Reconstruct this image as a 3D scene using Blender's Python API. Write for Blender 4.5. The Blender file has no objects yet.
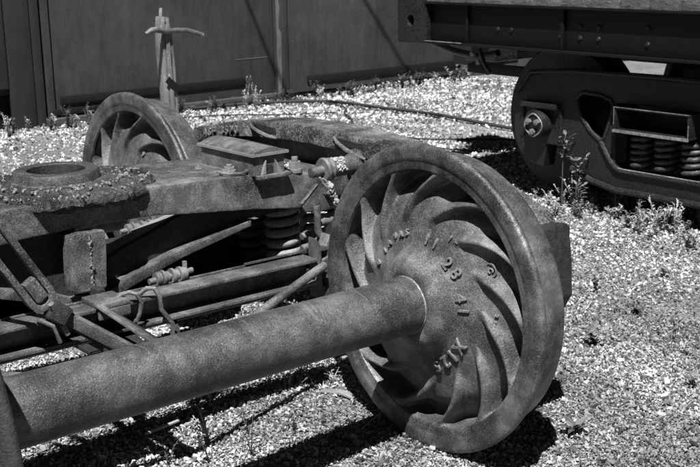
import bpy, bmesh, math, random
import numpy as np
from math import sin, cos, pi, radians, hypot, atan2
from mathutils import Vector, Matrix
random.seed(7); RNG = np.random.default_rng(11)
scene = bpy.context.scene
COL = scene.collection

# ------------------------------------------------------------------ camera
cam_d = bpy.data.cameras.new('camera')
cam = bpy.data.objects.new('camera', cam_d); COL.objects.link(cam)
cam_d.sensor_fit = 'HORIZONTAL'; cam_d.sensor_width = 36.0
cam_d.lens = 1162.15 / 700 * 36.0
cam_d.clip_start = 0.05; cam_d.clip_end = 2000
YAW, PITCH, ROLL = 0.678857, -0.245142, -0.0192820
fw = Vector((sin(YAW)*cos(PITCH), cos(YAW)*cos(PITCH), sin(PITCH)))
rt = Vector((cos(YAW), -sin(YAW), 0)); up = rt.cross(fw)
r2 = cos(ROLL)*rt + sin(ROLL)*up; u2 = -sin(ROLL)*rt + cos(ROLL)*up
R = Matrix((r2, u2, -fw)).transposed()
cam.matrix_world = Matrix.Translation((-2.12636, -2.31379, 1.42808)) @ R.to_4x4()
cam_d.dof.use_dof = True; cam_d.dof.focus_distance = 3.0; cam_d.dof.aperture_fstop = 16
scene.camera = cam

# ------------------------------------------------------------------ sky, sun, exposure
SUNV = Vector((-0.43, -0.40, 1.0)).normalized()
w = bpy.data.worlds.new('World'); scene.world = w; w.use_nodes = True
nt = w.node_tree; nt.nodes.clear()
sky = nt.nodes.new('ShaderNodeTexSky'); sky.sky_type = 'NISHITA'; sky.sun_disc = False
sky.sun_elevation = math.asin(SUNV.z); sky.sun_rotation = atan2(SUNV.x, SUNV.y)
sky.altitude = 2500; sky.air_density = 0.4; sky.dust_density = 0.0; sky.ozone_density = 1.0
bw = nt.nodes.new('ShaderNodeSeparateColor')
bg = nt.nodes.new('ShaderNodeBackground'); bg.inputs[1].default_value = 0.05
wo = nt.nodes.new('ShaderNodeOutputWorld')
nt.links.new(sky.outputs[0], bw.inputs[0]); nt.links.new(bw.outputs[0], bg.inputs[0]); nt.links.new(bg.outputs[0], wo.inputs[0])
sun_d = bpy.data.lights.new('sun', 'SUN'); sun_d.energy = 5.0; sun_d.angle = radians(0.53); sun_d.color = (1, 1, 1)
sun = bpy.data.objects.new('sun', sun_d); COL.objects.link(sun)
sun.rotation_euler = SUNV.to_track_quat('Z', 'Y').to_euler(); sun.location = (-4, -4, 9)
scene.view_settings.view_transform = 'Standard'; scene.view_settings.look = 'None'
scene.view_settings.exposure = 0.72; scene.view_settings.gamma = 1.0
scene.render.engine = 'CYCLES'

# ------------------------------------------------------------------ materials (all neutral grey: the photograph is black and white)
MATS = {}
def mat_iron(name, lo, hi, rough=0.7, scale=60, bump=0.35, bscale=260, speck=0.0, metal=0.0, streak=0, dist=0.0012, patch=0.25):
    m = bpy.data.materials.new(name); m.use_nodes = True; t = m.node_tree; N = t.nodes; L = t.links
    b = N['Principled BSDF']
    tc = N.new('ShaderNodeTexCoord')
    n1 = N.new('ShaderNodeTexNoise'); n1.inputs['Scale'].default_value = scale; n1.inputs['Detail'].default_value = 8; n1.inputs['Roughness'].default_value = 0.75
    L.new(tc.outputs['Object'], n1.inputs['Vector'])
    n2 = N.new('ShaderNodeTexNoise'); n2.inputs['Scale'].default_value = 7; n2.inputs['Detail'].default_value = 4
    L.new(tc.outputs['Object'], n2.inputs['Vector'])
    mx = N.new('ShaderNodeMath'); mx.operation = 'MULTIPLY_ADD'; mx.inputs[1].default_value = patch
    L.new(n2.outputs[0], mx.inputs[0]); 
    sub = N.new('ShaderNodeMath'); sub.operation = 'MULTIPLY_ADD'; sub.inputs[1].default_value = 1.0; sub.inputs[2].default_value = -patch/2
    L.new(n1.outputs[0], sub.inputs[0]); L.new(sub.outputs[0], mx.inputs[2])
    cr = N.new('ShaderNodeValToRGB'); cr.color_ramp.elements[0].position = 0.38; cr.color_ramp.elements[1].position = 0.62
    cr.color_ramp.elements[0].color = (lo, lo, lo, 1); cr.color_ramp.elements[1].color = (hi, hi, hi, 1)
    L.new(mx.outputs[0], cr.inputs[0])
    col = cr.outputs[0]
    if speck > 0:
        n3 = N.new('ShaderNodeTexNoise'); n3.inputs['Scale'].default_value = 270; n3.inputs['Detail'].default_value = 3; n3.inputs['Roughness'].default_value = .7
        L.new(tc.outputs['Object'], n3.inputs['Vector'])
        c3 = N.new('ShaderNodeValToRGB'); c3.color_ramp.elements[0].position = 0.60; c3.color_ramp.elements[1].position = 0.68
        L.new(n3.outputs[0], c3.inputs[0])
        mm = N.new('ShaderNodeMix'); mm.data_type = 'RGBA'; mm.inputs[7].default_value = (speck, speck, speck, 1)
        L.new(c3.outputs[0], mm.inputs[0]); L.new(col, mm.inputs[6]); col = mm.outputs[2]
    if speck > .2:
        nz = N.new('ShaderNodeTexNoise'); nz.inputs['Scale'].default_value = 17; nz.inputs['Detail'].default_value = 7; nz.inputs['Roughness'].default_value = .7; nz.inputs['Distortion'].default_value = .15; L.new(tc.outputs['Object'], nz.inputs['Vector'])
        rz_ = N.new('ShaderNodeMapRange'); rz_.inputs[1].default_value = .44; rz_.inputs[2].default_value = .60; rz_.inputs[3].default_value = .60; rz_.inputs[4].default_value = 1.12; L.new(nz.outputs[0], rz_.inputs[0])
        mz = N.new('ShaderNodeMix'); mz.data_type = 'RGBA'; mz.blend_type = 'MULTIPLY'; mz.inputs[0].default_value = 1; L.new(col, mz.inputs[6]); L.new(rz_.outputs[0], mz.inputs[7]); col = mz.outputs[2]
        ge = N.new('ShaderNodeNewGeometry'); c4 = N.new('ShaderNodeMapRange'); c4.inputs[1].default_value = .57; c4.inputs[2].default_value = .66; c4.inputs[4].default_value = .45; L.new(ge.outputs['Pointiness'], c4.inputs[0])
        m4 = N.new('ShaderNodeMix'); m4.data_type = 'RGBA'; m4.inputs[7].default_value = (speck*1.1, speck*1.1, speck*1.1, 1); L.new(c4.outputs[0], m4.inputs[0]); L.new(col, m4.inputs[6]); col = m4.outputs[2]
    L.new(col, b.inputs['Base Color'])
    b.inputs['Roughness'].default_value = rough; b.inputs['Metallic'].default_value = metal
    b.inputs['Specular IOR Level'].default_value = 0.35
    nb = N.new('ShaderNodeTexNoise'); nb.inputs['Scale'].default_value = bscale; nb.inputs['Detail'].default_value = 5; nb.inputs['Roughness'].default_value = 0.65
    L.new(tc.outputs['Object'], nb.inputs['Vector'])
    bp = N.new('ShaderNodeBump'); bp.inputs['Strength'].default_value = bump; bp.inputs['Distance'].default_value = dist*4
    L.new(nb.outputs[0], bp.inputs['Height'])
    n5 = N.new('ShaderNodeTexNoise'); n5.inputs['Scale'].default_value = 28; n5.inputs['Detail'].default_value = 4
    L.new(tc.outputs['Object'], n5.inputs['Vector'])
    bp2 = N.new('ShaderNodeBump'); bp2.inputs['Strength'].default_value = bump*.4; bp2.inputs['Distance'].default_value = dist*8
    L.new(n5.outputs[0], bp2.inputs['Height']); L.new(bp.outputs[0], bp2.inputs['Normal']); L.new(bp2.outputs[0], b.inputs['Normal'])
    MATS[name] = m; return m
cast = mat_iron('cast_iron', .05, .25, rough=.42, scale=300, bump=.55, bscale=250, speck=.36, patch=.5, metal=.15)
axle_m = mat_iron('axle_steel', .045, .17, rough=.40, scale=300, bump=.55, bscale=250, speck=.32, patch=.55, metal=.2)
tread_m = mat_iron('worn_tread', .05, .25, rough=.42, scale=240, bump=.32, bscale=260, speck=.36, metal=.45, patch=.8)
steel = mat_iron('rusty_steel', .055, .22, rough=.42, scale=280, bump=.5, bscale=250, speck=.38, patch=.6, metal=.1)
pitted = mat_iron('pitted_steel', .035, .20, rough=.42, scale=240, bump=.32, bscale=240, speck=.45, dist=.0013, patch=.7)
darks = mat_iron('dark_steel', .015, .04, rough=.6, scale=60, bump=.8, bscale=200, speck=.06)  # dark steel; on web, pockets, slot and lever edge it paints shade
grime = mat_iron('caked_grime', .012, .09, rough=.5, scale=150, bump=1, bscale=110, speck=.5, dist=.003, patch=.6)
mossy = mat_iron('scaly_top_rust', .01, .25, rough=.7, scale=140, bump=1, bscale=100, speck=.55, dist=.003, patch=.7)
blackp = mat_iron('black_paint', .002, .004, rough=.5, scale=25, bump=.5, bscale=120, speck=.02)
blackr = mat_iron('black_truck_paint', .006, .022, rough=.30, scale=80, bump=.9, bscale=110, speck=.16)  # pale specks are glints put into the paint colour
worn = mat_iron('bare_edge_steel', .12, .42, rough=.4, scale=60, bump=.6, bscale=150, metal=.3)
bowlm = mat_iron('worn_bowl_iron', .03, .12, rough=.4, scale=220, bump=.5, bscale=200, speck=.3)
letter = mat_iron('letter_iron', .10, .24, rough=.55, scale=90, bump=.5)
rope = mat_iron('cable_rubber', .02, .05, rough=.8, bump=.3)
brite = mat_iron('scaled_white_rust', .08, .6, rough=.8, scale=90, bump=1, bscale=120)

def mat_panel(name, lo, hi, sx=1.2, sz=.25, bump=.3, rough=.75):
    m = bpy.data.materials.new(name); m.use_nodes = True; t = m.node_tree; N = t.nodes; L = t.links
    b = N['Principled BSDF']; tc = N.new('ShaderNodeTexCoord'); mp = N.new('ShaderNodeMapping'); mp.inputs['Scale'].default_value = (sx*4, 4, sz*4)
    L.new(tc.outputs['Object'], mp.inputs[0])
    n = N.new('ShaderNodeTexNoise'); n.inputs['Scale'].default_value = 3; n.inputs['Detail'].default_value = 9; n.inputs['Roughness'].default_value = .65
    L.new(mp.outputs[0], n.inputs['Vector'])
    cr = N.new('ShaderNodeValToRGB'); cr.color_ramp.elements[0].position = .3; cr.color_ramp.elements[1].position = .7
    cr.color_ramp.elements[0].color = (lo, lo, lo, 1); cr.color_ramp.elements[1].color = (hi, hi, hi, 1)
    nL = N.new('ShaderNodeTexNoise'); nL.inputs['Scale'].default_value = 1.7; nL.inputs['Detail'].default_value = 7; nL.inputs['Roughness'].default_value = .7; L.new(tc.outputs['Object'], nL.inputs['Vector'])
    av = N.new('ShaderNodeMath'); av.operation = 'MULTIPLY_ADD'; av.inputs[1].default_value = .55; L.new(nL.outputs[0], av.inputs[0]); a2 = N.new('ShaderNodeMath'); a2.operation = 'MULTIPLY'; a2.inputs[1].default_value = .45; L.new(n.outputs[0], a2.inputs[0]); L.new(a2.outputs[0], av.inputs[2])
    L.new(av.outputs[0], cr.inputs[0])
    n3 = N.new('ShaderNodeTexNoise'); n3.inputs['Scale'].default_value = 60; n3.inputs['Detail'].default_value = 3
    L.new(tc.outputs['Object'], n3.inputs['Vector'])
    c3 = N.new('ShaderNodeValToRGB'); c3.color_ramp.elements[0].position = .63; c3.color_ramp.elements[1].position = .72
    L.new(n3.outputs[0], c3.inputs[0])
    mm = N.new('ShaderNodeMix'); mm.data_type = 'RGBA'; mm.inputs[7].default_value = (hi*2, hi*2, hi*2, 1)
    sc = N.new('ShaderNodeMath'); sc.operation = 'MULTIPLY'; sc.inputs[1].default_value = .5
    L.new(c3.outputs[0], sc.inputs[0]); L.new(sc.outputs[0], mm.inputs[0]); L.new(cr.outputs[0], mm.inputs[6]); L.new(mm.outputs[2], b.inputs['Base Color'])
    b.inputs['Roughness'].default_value = rough; b.inputs['Specular IOR Level'].default_value = .3
    bp = N.new('ShaderNodeBump'); bp.inputs['Strength'].default_value = bump; bp.inputs['Distance'].default_value = .02
    L.new(n.outputs[0], bp.inputs['Height']); L.new(bp.outputs[0], b.inputs['Normal'])
    MATS[name] = m; return m
panel = mat_panel('weathered_steel_sheet', .020, .080)
panel2 = mat_panel('dark_steel_sheet', .018, .036)
railm = mat_panel('dark_rail_bar', .004, .010, 1, 1)
woodg = mat_panel('grey_weathered_wood', .03, .42, 3, .15, bump=.8)
woodl = mat_panel('low_timber', .03, .09, .3, 3, bump=.8)
deckm = mat_panel('deck_board_wood', .06, .16, 2, 2, bump=.8)
fencem = mat_panel('fence_board_wood', .05, .11, 3, .2, bump=.8)
edgem = mat_panel('scraped_panel_edge', .05, .22, 2, .5, bump=.6)

def mat_leaf(name, v):
    m = bpy.data.materials.new(name); m.use_nodes = True; b = m.node_tree.nodes['Principled BSDF']
    g = m.node_tree.nodes.new('ShaderNodeNewGeometry'); mr = m.node_tree.nodes.new('ShaderNodeMapRange')
    mr.inputs[3].default_value = v*.6; mr.inputs[4].default_value = v*1.4
    m.node_tree.links.new(g.outputs['Random Per Island'], mr.inputs[0]); m.node_tree.links.new(mr.outputs[0], b.inputs['Base Color'])
    b.inputs['Roughness'].default_value = .5; MATS[name] = m; return m
leaf = mat_leaf('leaf_mid', .16); leafb = mat_leaf('leaf_pale', .42); leafd = mat_leaf('leaf_dark', .07); dry = mat_leaf('dry_straw', .28)

def mat_stone():
    m = bpy.data.materials.new('crushed_stone'); m.use_nodes = True; t = m.node_tree; N = t.nodes; L = t.links
    b = N['Principled BSDF']; g = N.new('ShaderNodeNewGeometry'); cr = N.new('ShaderNodeValToRGB')
    e = cr.color_ramp.elements; e[0].position = 0; e[0].color = (.07, .07, .07, 1); e[1].position = 1; e[1].color = (.80, .80, .80, 1)
    for p_, v in ((.18, .13), (.5, .38), (.8, .62)):
        x = e.new(p_); x.color = (v, v, v, 1)
    L.new(g.outputs['Random Per Island'], cr.inputs[0])
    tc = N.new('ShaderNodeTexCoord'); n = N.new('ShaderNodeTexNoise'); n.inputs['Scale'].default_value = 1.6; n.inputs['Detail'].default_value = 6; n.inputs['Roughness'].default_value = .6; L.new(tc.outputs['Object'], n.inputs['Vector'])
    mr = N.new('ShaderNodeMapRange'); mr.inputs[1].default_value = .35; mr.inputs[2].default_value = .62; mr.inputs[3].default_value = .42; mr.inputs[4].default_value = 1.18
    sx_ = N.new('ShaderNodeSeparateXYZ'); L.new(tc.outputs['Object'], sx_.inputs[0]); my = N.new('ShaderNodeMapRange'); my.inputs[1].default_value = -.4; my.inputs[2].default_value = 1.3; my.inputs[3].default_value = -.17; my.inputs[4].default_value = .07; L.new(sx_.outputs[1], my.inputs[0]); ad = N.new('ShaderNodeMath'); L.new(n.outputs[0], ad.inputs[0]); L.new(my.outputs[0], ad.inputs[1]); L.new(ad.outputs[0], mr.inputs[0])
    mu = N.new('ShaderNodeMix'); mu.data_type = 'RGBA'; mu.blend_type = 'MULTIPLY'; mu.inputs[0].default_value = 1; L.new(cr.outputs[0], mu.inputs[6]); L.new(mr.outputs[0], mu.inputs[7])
    L.new(mu.outputs[2], b.inputs['Base Color']); b.inputs['Roughness'].default_value = .85; b.inputs['Specular IOR Level'].default_value = .25
    return m
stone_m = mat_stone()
def mat_ground():
    m = bpy.data.materials.new('gravel_ground'); m.use_nodes = True; t = m.node_tree; N = t.nodes; L = t.links
    b = N['Principled BSDF']; tc = N.new('ShaderNodeTexCoord')
    v = N.new('ShaderNodeTexVoronoi'); v.inputs['Scale'].default_value = 190; L.new(tc.outputs['Object'], v.inputs['Vector'])
    n = N.new('ShaderNodeTexNoise'); n.inputs['Scale'].default_value = 1.3; n.inputs['Detail'].default_value = 5; L.new(tc.outputs['Object'], n.inputs['Vector'])
    sp = N.new('ShaderNodeSeparateColor'); L.new(v.outputs['Color'], sp.inputs[0])
    cr = N.new('ShaderNodeValToRGB'); e = cr.color_ramp.elements
    e[0].color = (.05, .05, .05, 1); e[1].color = (.55, .55, .55, 1); x = e.new(.5); x.color = (.22, .22, .22, 1)
    L.new(sp.outputs[0], cr.inputs[0])
    c2 = N.new('ShaderNodeMapRange'); c2.inputs[1].default_value = .3; c2.inputs[2].default_value = .7; c2.inputs[3].default_value = .65; c2.inputs[4].default_value = 1.15
    L.new(n.outputs[0], c2.inputs[0])
    mu = N.new('ShaderNodeMix'); mu.data_type = 'RGBA'; mu.blend_type = 'MULTIPLY'; mu.inputs[0].default_value = 1
    L.new(cr.outputs[0], mu.inputs[6]); L.new(c2.outputs[0], mu.inputs[7]); L.new(mu.outputs[2], b.inputs['Base Color'])
    b.inputs['Roughness'].default_value = .95; b.inputs['Specular IOR Level'].default_value = .2
    bp = N.new('ShaderNodeBump'); bp.inputs['Strength'].default_value = 1; bp.inputs['Distance'].default_value = .008; bp.invert = True
    L.new(v.outputs['Distance'], bp.inputs['Height']); L.new(bp.outputs[0], b.inputs['Normal'])
    return m
ground_m = mat_ground()

# ------------------------------------------------------------------ helpers
class MB:
    """collects shapes, then links them as one mesh object"""
    def __init__(s): s.v = []; s.f = []; s.sharp = 32
    def add(s, vs, fs):
        n = len(s.v); s.v += [tuple(v) for v in vs]; s.f += [tuple(i+n for i in f) for f in fs]; return s
    def box(s, lo, hi, M=None):
        x0, y0, z0 = lo; x1, y1, z1 = hi
        vs = [Vector(q) for q in ((x0,y0,z0),(x1,y0,z0),(x1,y1,z0),(x0,y1,z0),(x0,y0,z1),(x1,y0,z1),(x1,y1,z1),(x0,y1,z1))]
        if M: vs = [M @ v for v in vs]
        return s.add(vs, [(0,3,2,1),(4,5,6,7),(0,1,5,4),(1,2,6,5),(2,3,7,6),(3,0,4,7)])
    def bar(s, a, b, wd, th, upv=(0,0,1)):
        """rectangular bar from a to b, wd across, th along upv"""
        a = Vector(a); b = Vector(b); d = (b-a).normalized(); u = Vector(upv); sd = d.cross(u).normalized(); u = sd.cross(d).normalized()
        vs = []
        for p in (a, b):
            for i, j in ((-1,-1),(1,-1),(1,1),(-1,1)): vs.append(p + sd*i*wd/2 + u*j*th/2)
        return s.add(vs, [(3,2,1,0),(4,5,6,7),(0,1,5,4),(1,2,6,5),(2,3,7,6),(3,0,4,7)])
    def tube(s, pts, r, n=14, closed=False, cap=True):
        pts = [Vector(p) for p in pts]; m = len(pts); rr = r if isinstance(r, (list, tuple)) else [r]*m
        vs = []; prev = None
        for i, p in enumerate(pts):
            if closed: d = pts[(i+1) % m]-pts[i-1]
            else: d = pts[min(i+1, m-1)]-pts[max(i-1, 0)]
            d.normalize()
            if prev is None:
                a = Vector((0,0,1)) if abs(d.z) < .9 else Vector((1,0,0)); u = d.cross(a).normalized()
            else: u = (prev - d*prev.dot(d)).normalized()
            prev = u; v = d.cross(u)
            for k in range(n):
                t = 2*pi*k/n; vs.append(p + (u*cos(t)+v*sin(t))*rr[i])
        fs = []
        for i in range(m if closed else m-1):
            j = (i+1) % m
            for k in range(n):
                k2 = (k+1) % n; fs.append((i*n+k, i*n+k2, j*n+k2, j*n+k))
        if cap and not closed:
            fs.append(tuple(range(n))[::-1]); fs.append(tuple((m-1)*n+k for k in range(n)))
        return s.add(vs, fs)
    def lathe(s, prof, c=(0,0,0), axis='x', n=64, closed=False):
        """prof: (along axis, radius)"""
        vs = []; c = Vector(c)
        for a, r in prof:
            for k in range(n):
                t = 2*pi*k/n
                if axis == 'x': vs.append(c+Vector((a, r*cos(t), r*sin(t))))
                elif axis == 'z': vs.append(c+Vector((r*cos(t), r*sin(t), a)))
                else: vs.append(c+Vector((r*sin(t), a, r*cos(t))))
        m = len(prof); fs = []
        for i in range(m if closed else m-1):
            j = (i+1) % m
            for k in range(n):
                k2 = (k+1) % n; fs.append((i*n+k, i*n+k2, j*n+k2, j*n+k))
        return s.add(vs, fs)
    def prism(s, poly, d, off=(0,0,0), holes=()):
        """poly: 3-D points of a flat outline, extruded along d"""
        bm = bmesh.new(); d = Vector(d)
        es = []
        for loop in [poly]+list(holes):
            vv = [bm.verts.new(Vector(p)+Vector(off)) for p in loop]
            es += [bm.edges.new((vv[i], vv[(i+1) % len(vv)])) for i in range(len(vv))]
        bmesh.ops.triangle_fill(bm, use_beauty=True, use_dissolve=False, edges=es)
        fs = bm.faces[:]
        r = bmesh.ops.extrude_face_region(bm, geom=fs)
        bmesh.ops.translate(bm, verts=[g for g in r['geom'] if isinstance(g, bmesh.types.BMVert)], vec=d)
        bmesh.ops.recalc_face_normals(bm, faces=bm.faces[:])
        bm.verts.index_update()
        s.add([v.co[:] for v in bm.verts], [tuple(v.index for v in f.verts) for f in bm.faces]); bm.free(); return s
    def blob(s, c, r, j=.25, n=1, sc=(1,1,1)):
        bm = bmesh.new(); bmesh.ops.create_icosphere(bm, subdivisions=n, radius=1)
        bm.verts.index_update()
        s.add([Vector(c)+Vector((v.co.x*sc[0], v.co.y*sc[1], v.co.z*sc[2]))*r*(1+random.uniform(-j, j)) for v in bm.verts], [tuple(v.index for v in f.verts) for f in bm.faces]); bm.free(); return s
    def build(s, name, m, parent=None, bevel=0, rough=0, sub=0, seg=2):
        me = bpy.data.meshes.new(name); me.from_pydata([tuple(v) for v in s.v], [], s.f); me.validate()
        bm = bmesh.new(); bm.from_mesh(me); bmesh.ops.recalc_face_normals(bm, faces=bm.faces[:])
        if bevel > 0:
            ed = [e for e in bm.edges if e.is_manifold and e.calc_face_angle(0) > radians(30)]
            bmesh.ops.bevel(bm, geom=ed, offset=bevel, segments=seg, profile=.6, affect='EDGES', clamp_overlap=True)
        if sub:
            bmesh.ops.triangulate(bm, faces=bm.faces[:])
            for _ in range(sub): 
                L_ = [e for e in bm.edges if e.calc_length() > .018]
                if L_: bmesh.ops.subdivide_edges(bm, edges=L_, cuts=1)
                bmesh.ops.triangulate(bm, faces=bm.faces[:])
        if rough:
            bm.normal_update()
            from mathutils import noise
            for v in bm.verts:
                v.co += v.normal*(noise.fractal(v.co*22, 1.0, 2.0, 3))*rough
        bm.to_mesh(me); bm.free()
        me.shade_smooth(); me.set_sharp_from_angle(angle=radians(s.sharp))
        me.materials.append(m)
        o = bpy.data.objects.new(name, me); COL.objects.link(o)
        if parent: o.parent = parent
        return o
def tag(o, label=None, cat=None, group=None, kind=None):
    if label: o['label'] = label
    if cat: o['category'] = cat
    if group: o['group'] = group
    if kind: o['kind'] = kind
    return o
def thing(name, label, cat, loc=(0,0,0), group=None, rz=0):
    o = bpy.data.objects.new(name, None); COL.objects.link(o); o.location = loc; o.rotation_euler = (0,0,rz); o.empty_display_size = .1
    return tag(o, label, cat, group)
def rel(root):                       # build parts in world coordinates, then hang them under the root
    bpy.context.view_layer.update()
    inv = root.matrix_world.inverted() if root.parent is None else root.matrix_world.inverted()
    return inv
def adopt(root, *objs):
    """parts built in world coordinates keep their place under a root that has a location (no rotation)"""
    for o in objs:
        o.parent = root; o.location = o.location - root.location
def copy_tree(o, parent=None):
    c = o.copy(); COL.objects.link(c); c.parent = parent
    for ch in list(o.children): copy_tree(ch, c)
    return c
def npmesh(name, V, F, m, parent=None, smooth=False):
    me = bpy.data.meshes.new(name); k = F.shape[1]
    me.vertices.add(len(V)); me.vertices.foreach_set('co', V.astype(np.float32).ravel())
    me.loops.add(F.size); me.loops.foreach_set('vertex_index', F.astype(np.int32).ravel())
    me.polygons.add(len(F)); me.polygons.foreach_set('loop_start', np.arange(0, F.size, k, dtype=np.int32)); 
    me.update(calc_edges=True); me.validate()
    if smooth: me.shade_smooth()
    else: me.shade_flat()
    me.materials.append(m)
    o = bpy.data.objects.new(name, me); COL.objects.link(o)
    if parent: o.parent = parent
    return o
def text_mesh(txt, size, depth, m, name, M, parent=None):
    cu = bpy.data.curves.new('t', 'FONT'); cu.body = txt; cu.size = size; cu.extrude = depth; cu.align_x = 'CENTER'; cu.align_y = 'CENTER'; cu.bevel_depth = depth*.4; cu.resolution_u = 3; cu.offset = -size*.004
    to = bpy.data.objects.new('t', cu); me = bpy.data.meshes.new_from_object(to); bpy.data.objects.remove(to)
    me.transform(M); me.name = name; me.materials.clear(); me.materials.append(m)
    o = bpy.data.objects.new(name, me); COL.objects.link(o)
    if parent: o.parent = parent
    return o

# ------------------------------------------------------------------ ground
def gz(x, y):
    return 0.012*np.sin(x*1.7+.5)*np.cos(y*1.3)+.007*np.sin(x*4.1+y*3.3)
g1 = np.concatenate([[-900, -300, -90, -30, -12], np.arange(-6, 14.01, .12), [20, 40, 100, 300, 900]])
GX, GY = np.meshgrid(g1, g1, indexing='ij'); GZ = gz(GX, GY); GZ = np.where((abs(GX) > 14) | (abs(GY) > 14), 0, GZ)
nn = len(g1); idx = np.arange(nn*nn).reshape(nn, nn)
F = np.stack([idx[:-1, :-1], idx[1:, :-1], idx[1:, 1:], idx[:-1, 1:]], -1).reshape(-1, 4)
gr = npmesh('ground', np.stack([GX, GY, GZ-.006], -1).reshape(-1, 3), F, ground_m, smooth=True); tag(gr, kind='structure')

CAMXY = np.array([-2.126, -2.314])
def scatter_stones():
    ico_v = []; t = (1+5**.5)/2
    iv = np.array([(-1,t,0),(1,t,0),(-1,-t,0),(1,-t,0),(0,-1,t),(0,1,t),(0,-1,-t),(0,1,-t),(t,0,-1),(t,0,1),(-t,0,-1),(-t,0,1)], float); iv /= np.linalg.norm(iv[0])
    jf = np.array([(0,11,5),(0,5,1),(0,1,7),(0,7,10),(0,10,11),(1,5,9),(5,11,4),(11,10,2),(10,7,6),(7,1,8),(3,9,4),(3,4,2),(3,2,6),(3,6,8),(3,8,9),(4,9,5),(2,4,11),(6,2,10),(8,6,7),(9,8,1)])
    ov = np.array([(1,0,0),(-1,0,0),(0,1,0),(0,-1,0),(0,0,1),(0,0,-1)], float)
    of = np.array([(0,2,4),(2,1,4),(1,3,4),(3,0,4),(2,0,5),(1,2,5),(3,1,5),(0,3,5)])
    def layer(n, d0, d1, smin, smax, bv, bf, half=.62):
        d = np.sqrt(RNG.uniform(d0**2, d1**2, n)); a = RNG.uniform(YAW-half, YAW+half, n)
        x = CAMXY[0]+d*np.sin(a); y = CAMXY[1]+d*np.cos(a); msk = np.sin(x*2.3+1.1*np.sin(y*1.9))*np.sin(y*2.7+1.3*np.sin(x*1.6+2))+.5*np.sin(x*6.1+y*2.2)*np.sin(y*5.3-x*1.4); k = (y < 6.9) & (RNG.random(n) > np.clip((msk-.25)*1.3, 0, .62)); x, y, d = x[k], y[k], d[k]; n = len(x)
        s = smin+(smax-smin)*RNG.random(n)**2.2
        s = s*np.clip(d/d0*.5+.5, 1, 1.4)
        sc = s[:, None]*np.stack([RNG.uniform(.7, 1.3, n), RNG.uniform(.6, 1.1, n), RNG.uniform(.4, .8, n)], 1)
        q = RNG.normal(size=(n, 4)); q /= np.linalg.norm(q, axis=1)[:, None]; a_, b_, c_, e_ = q.T
        Rm = np.stack([1-2*(c_**2+e_**2), 2*(b_*c_-e_*a_), 2*(b_*e_+c_*a_), 2*(b_*c_+e_*a_), 1-2*(b_**2+e_**2), 2*(c_*e_-b_*a_), 2*(b_*e_-c_*a_), 2*(c_*e_+b_*a_), 1-2*(b_**2+c_**2)], 1).reshape(n, 3, 3)
        base = (bv[None]*RNG.uniform(.6, 1.3, (n, len(bv), 1))+RNG.uniform(-.28, .28, (n, len(bv), 3)))*sc[:, None, :]
        V = np.einsum('nij,nkj->nki', Rm, base)
        V[..., 0] += x[:, None]; V[..., 1] += y[:, None]; V[..., 2] += (gz(x, y)+RNG.uniform(-.3, .7, n)*s*.7)[:, None]
        Fc = bf[None]+(np.arange(n)*len(bv))[:, None, None]
        return V.reshape(-1, 3), Fc.reshape(-1, 3)
    V1, F1 = layer(150000, 1.75, 4.4, .0022, .0062, ov, of)
    V0, F0 = layer(5000, 1.75, 4.4, .005, .010, iv, jf)
    V2, F2 = layer(110000, 4.2, 7.6, .0035, .0105, ov, of, .6)
    V3, F3 = layer(70000, 7.4, 12.5, .007, .018, ov, of, .6)
    V = np.concatenate([V1, V2, V3, V0]); F_ = np.concatenate([F1, F2+len(V1), F3+len(V1)+len(V2), F0+len(V1)+len(V2)+len(V3)])
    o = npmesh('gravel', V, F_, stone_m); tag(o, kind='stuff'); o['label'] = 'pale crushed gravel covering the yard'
scatter_stones()

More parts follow.
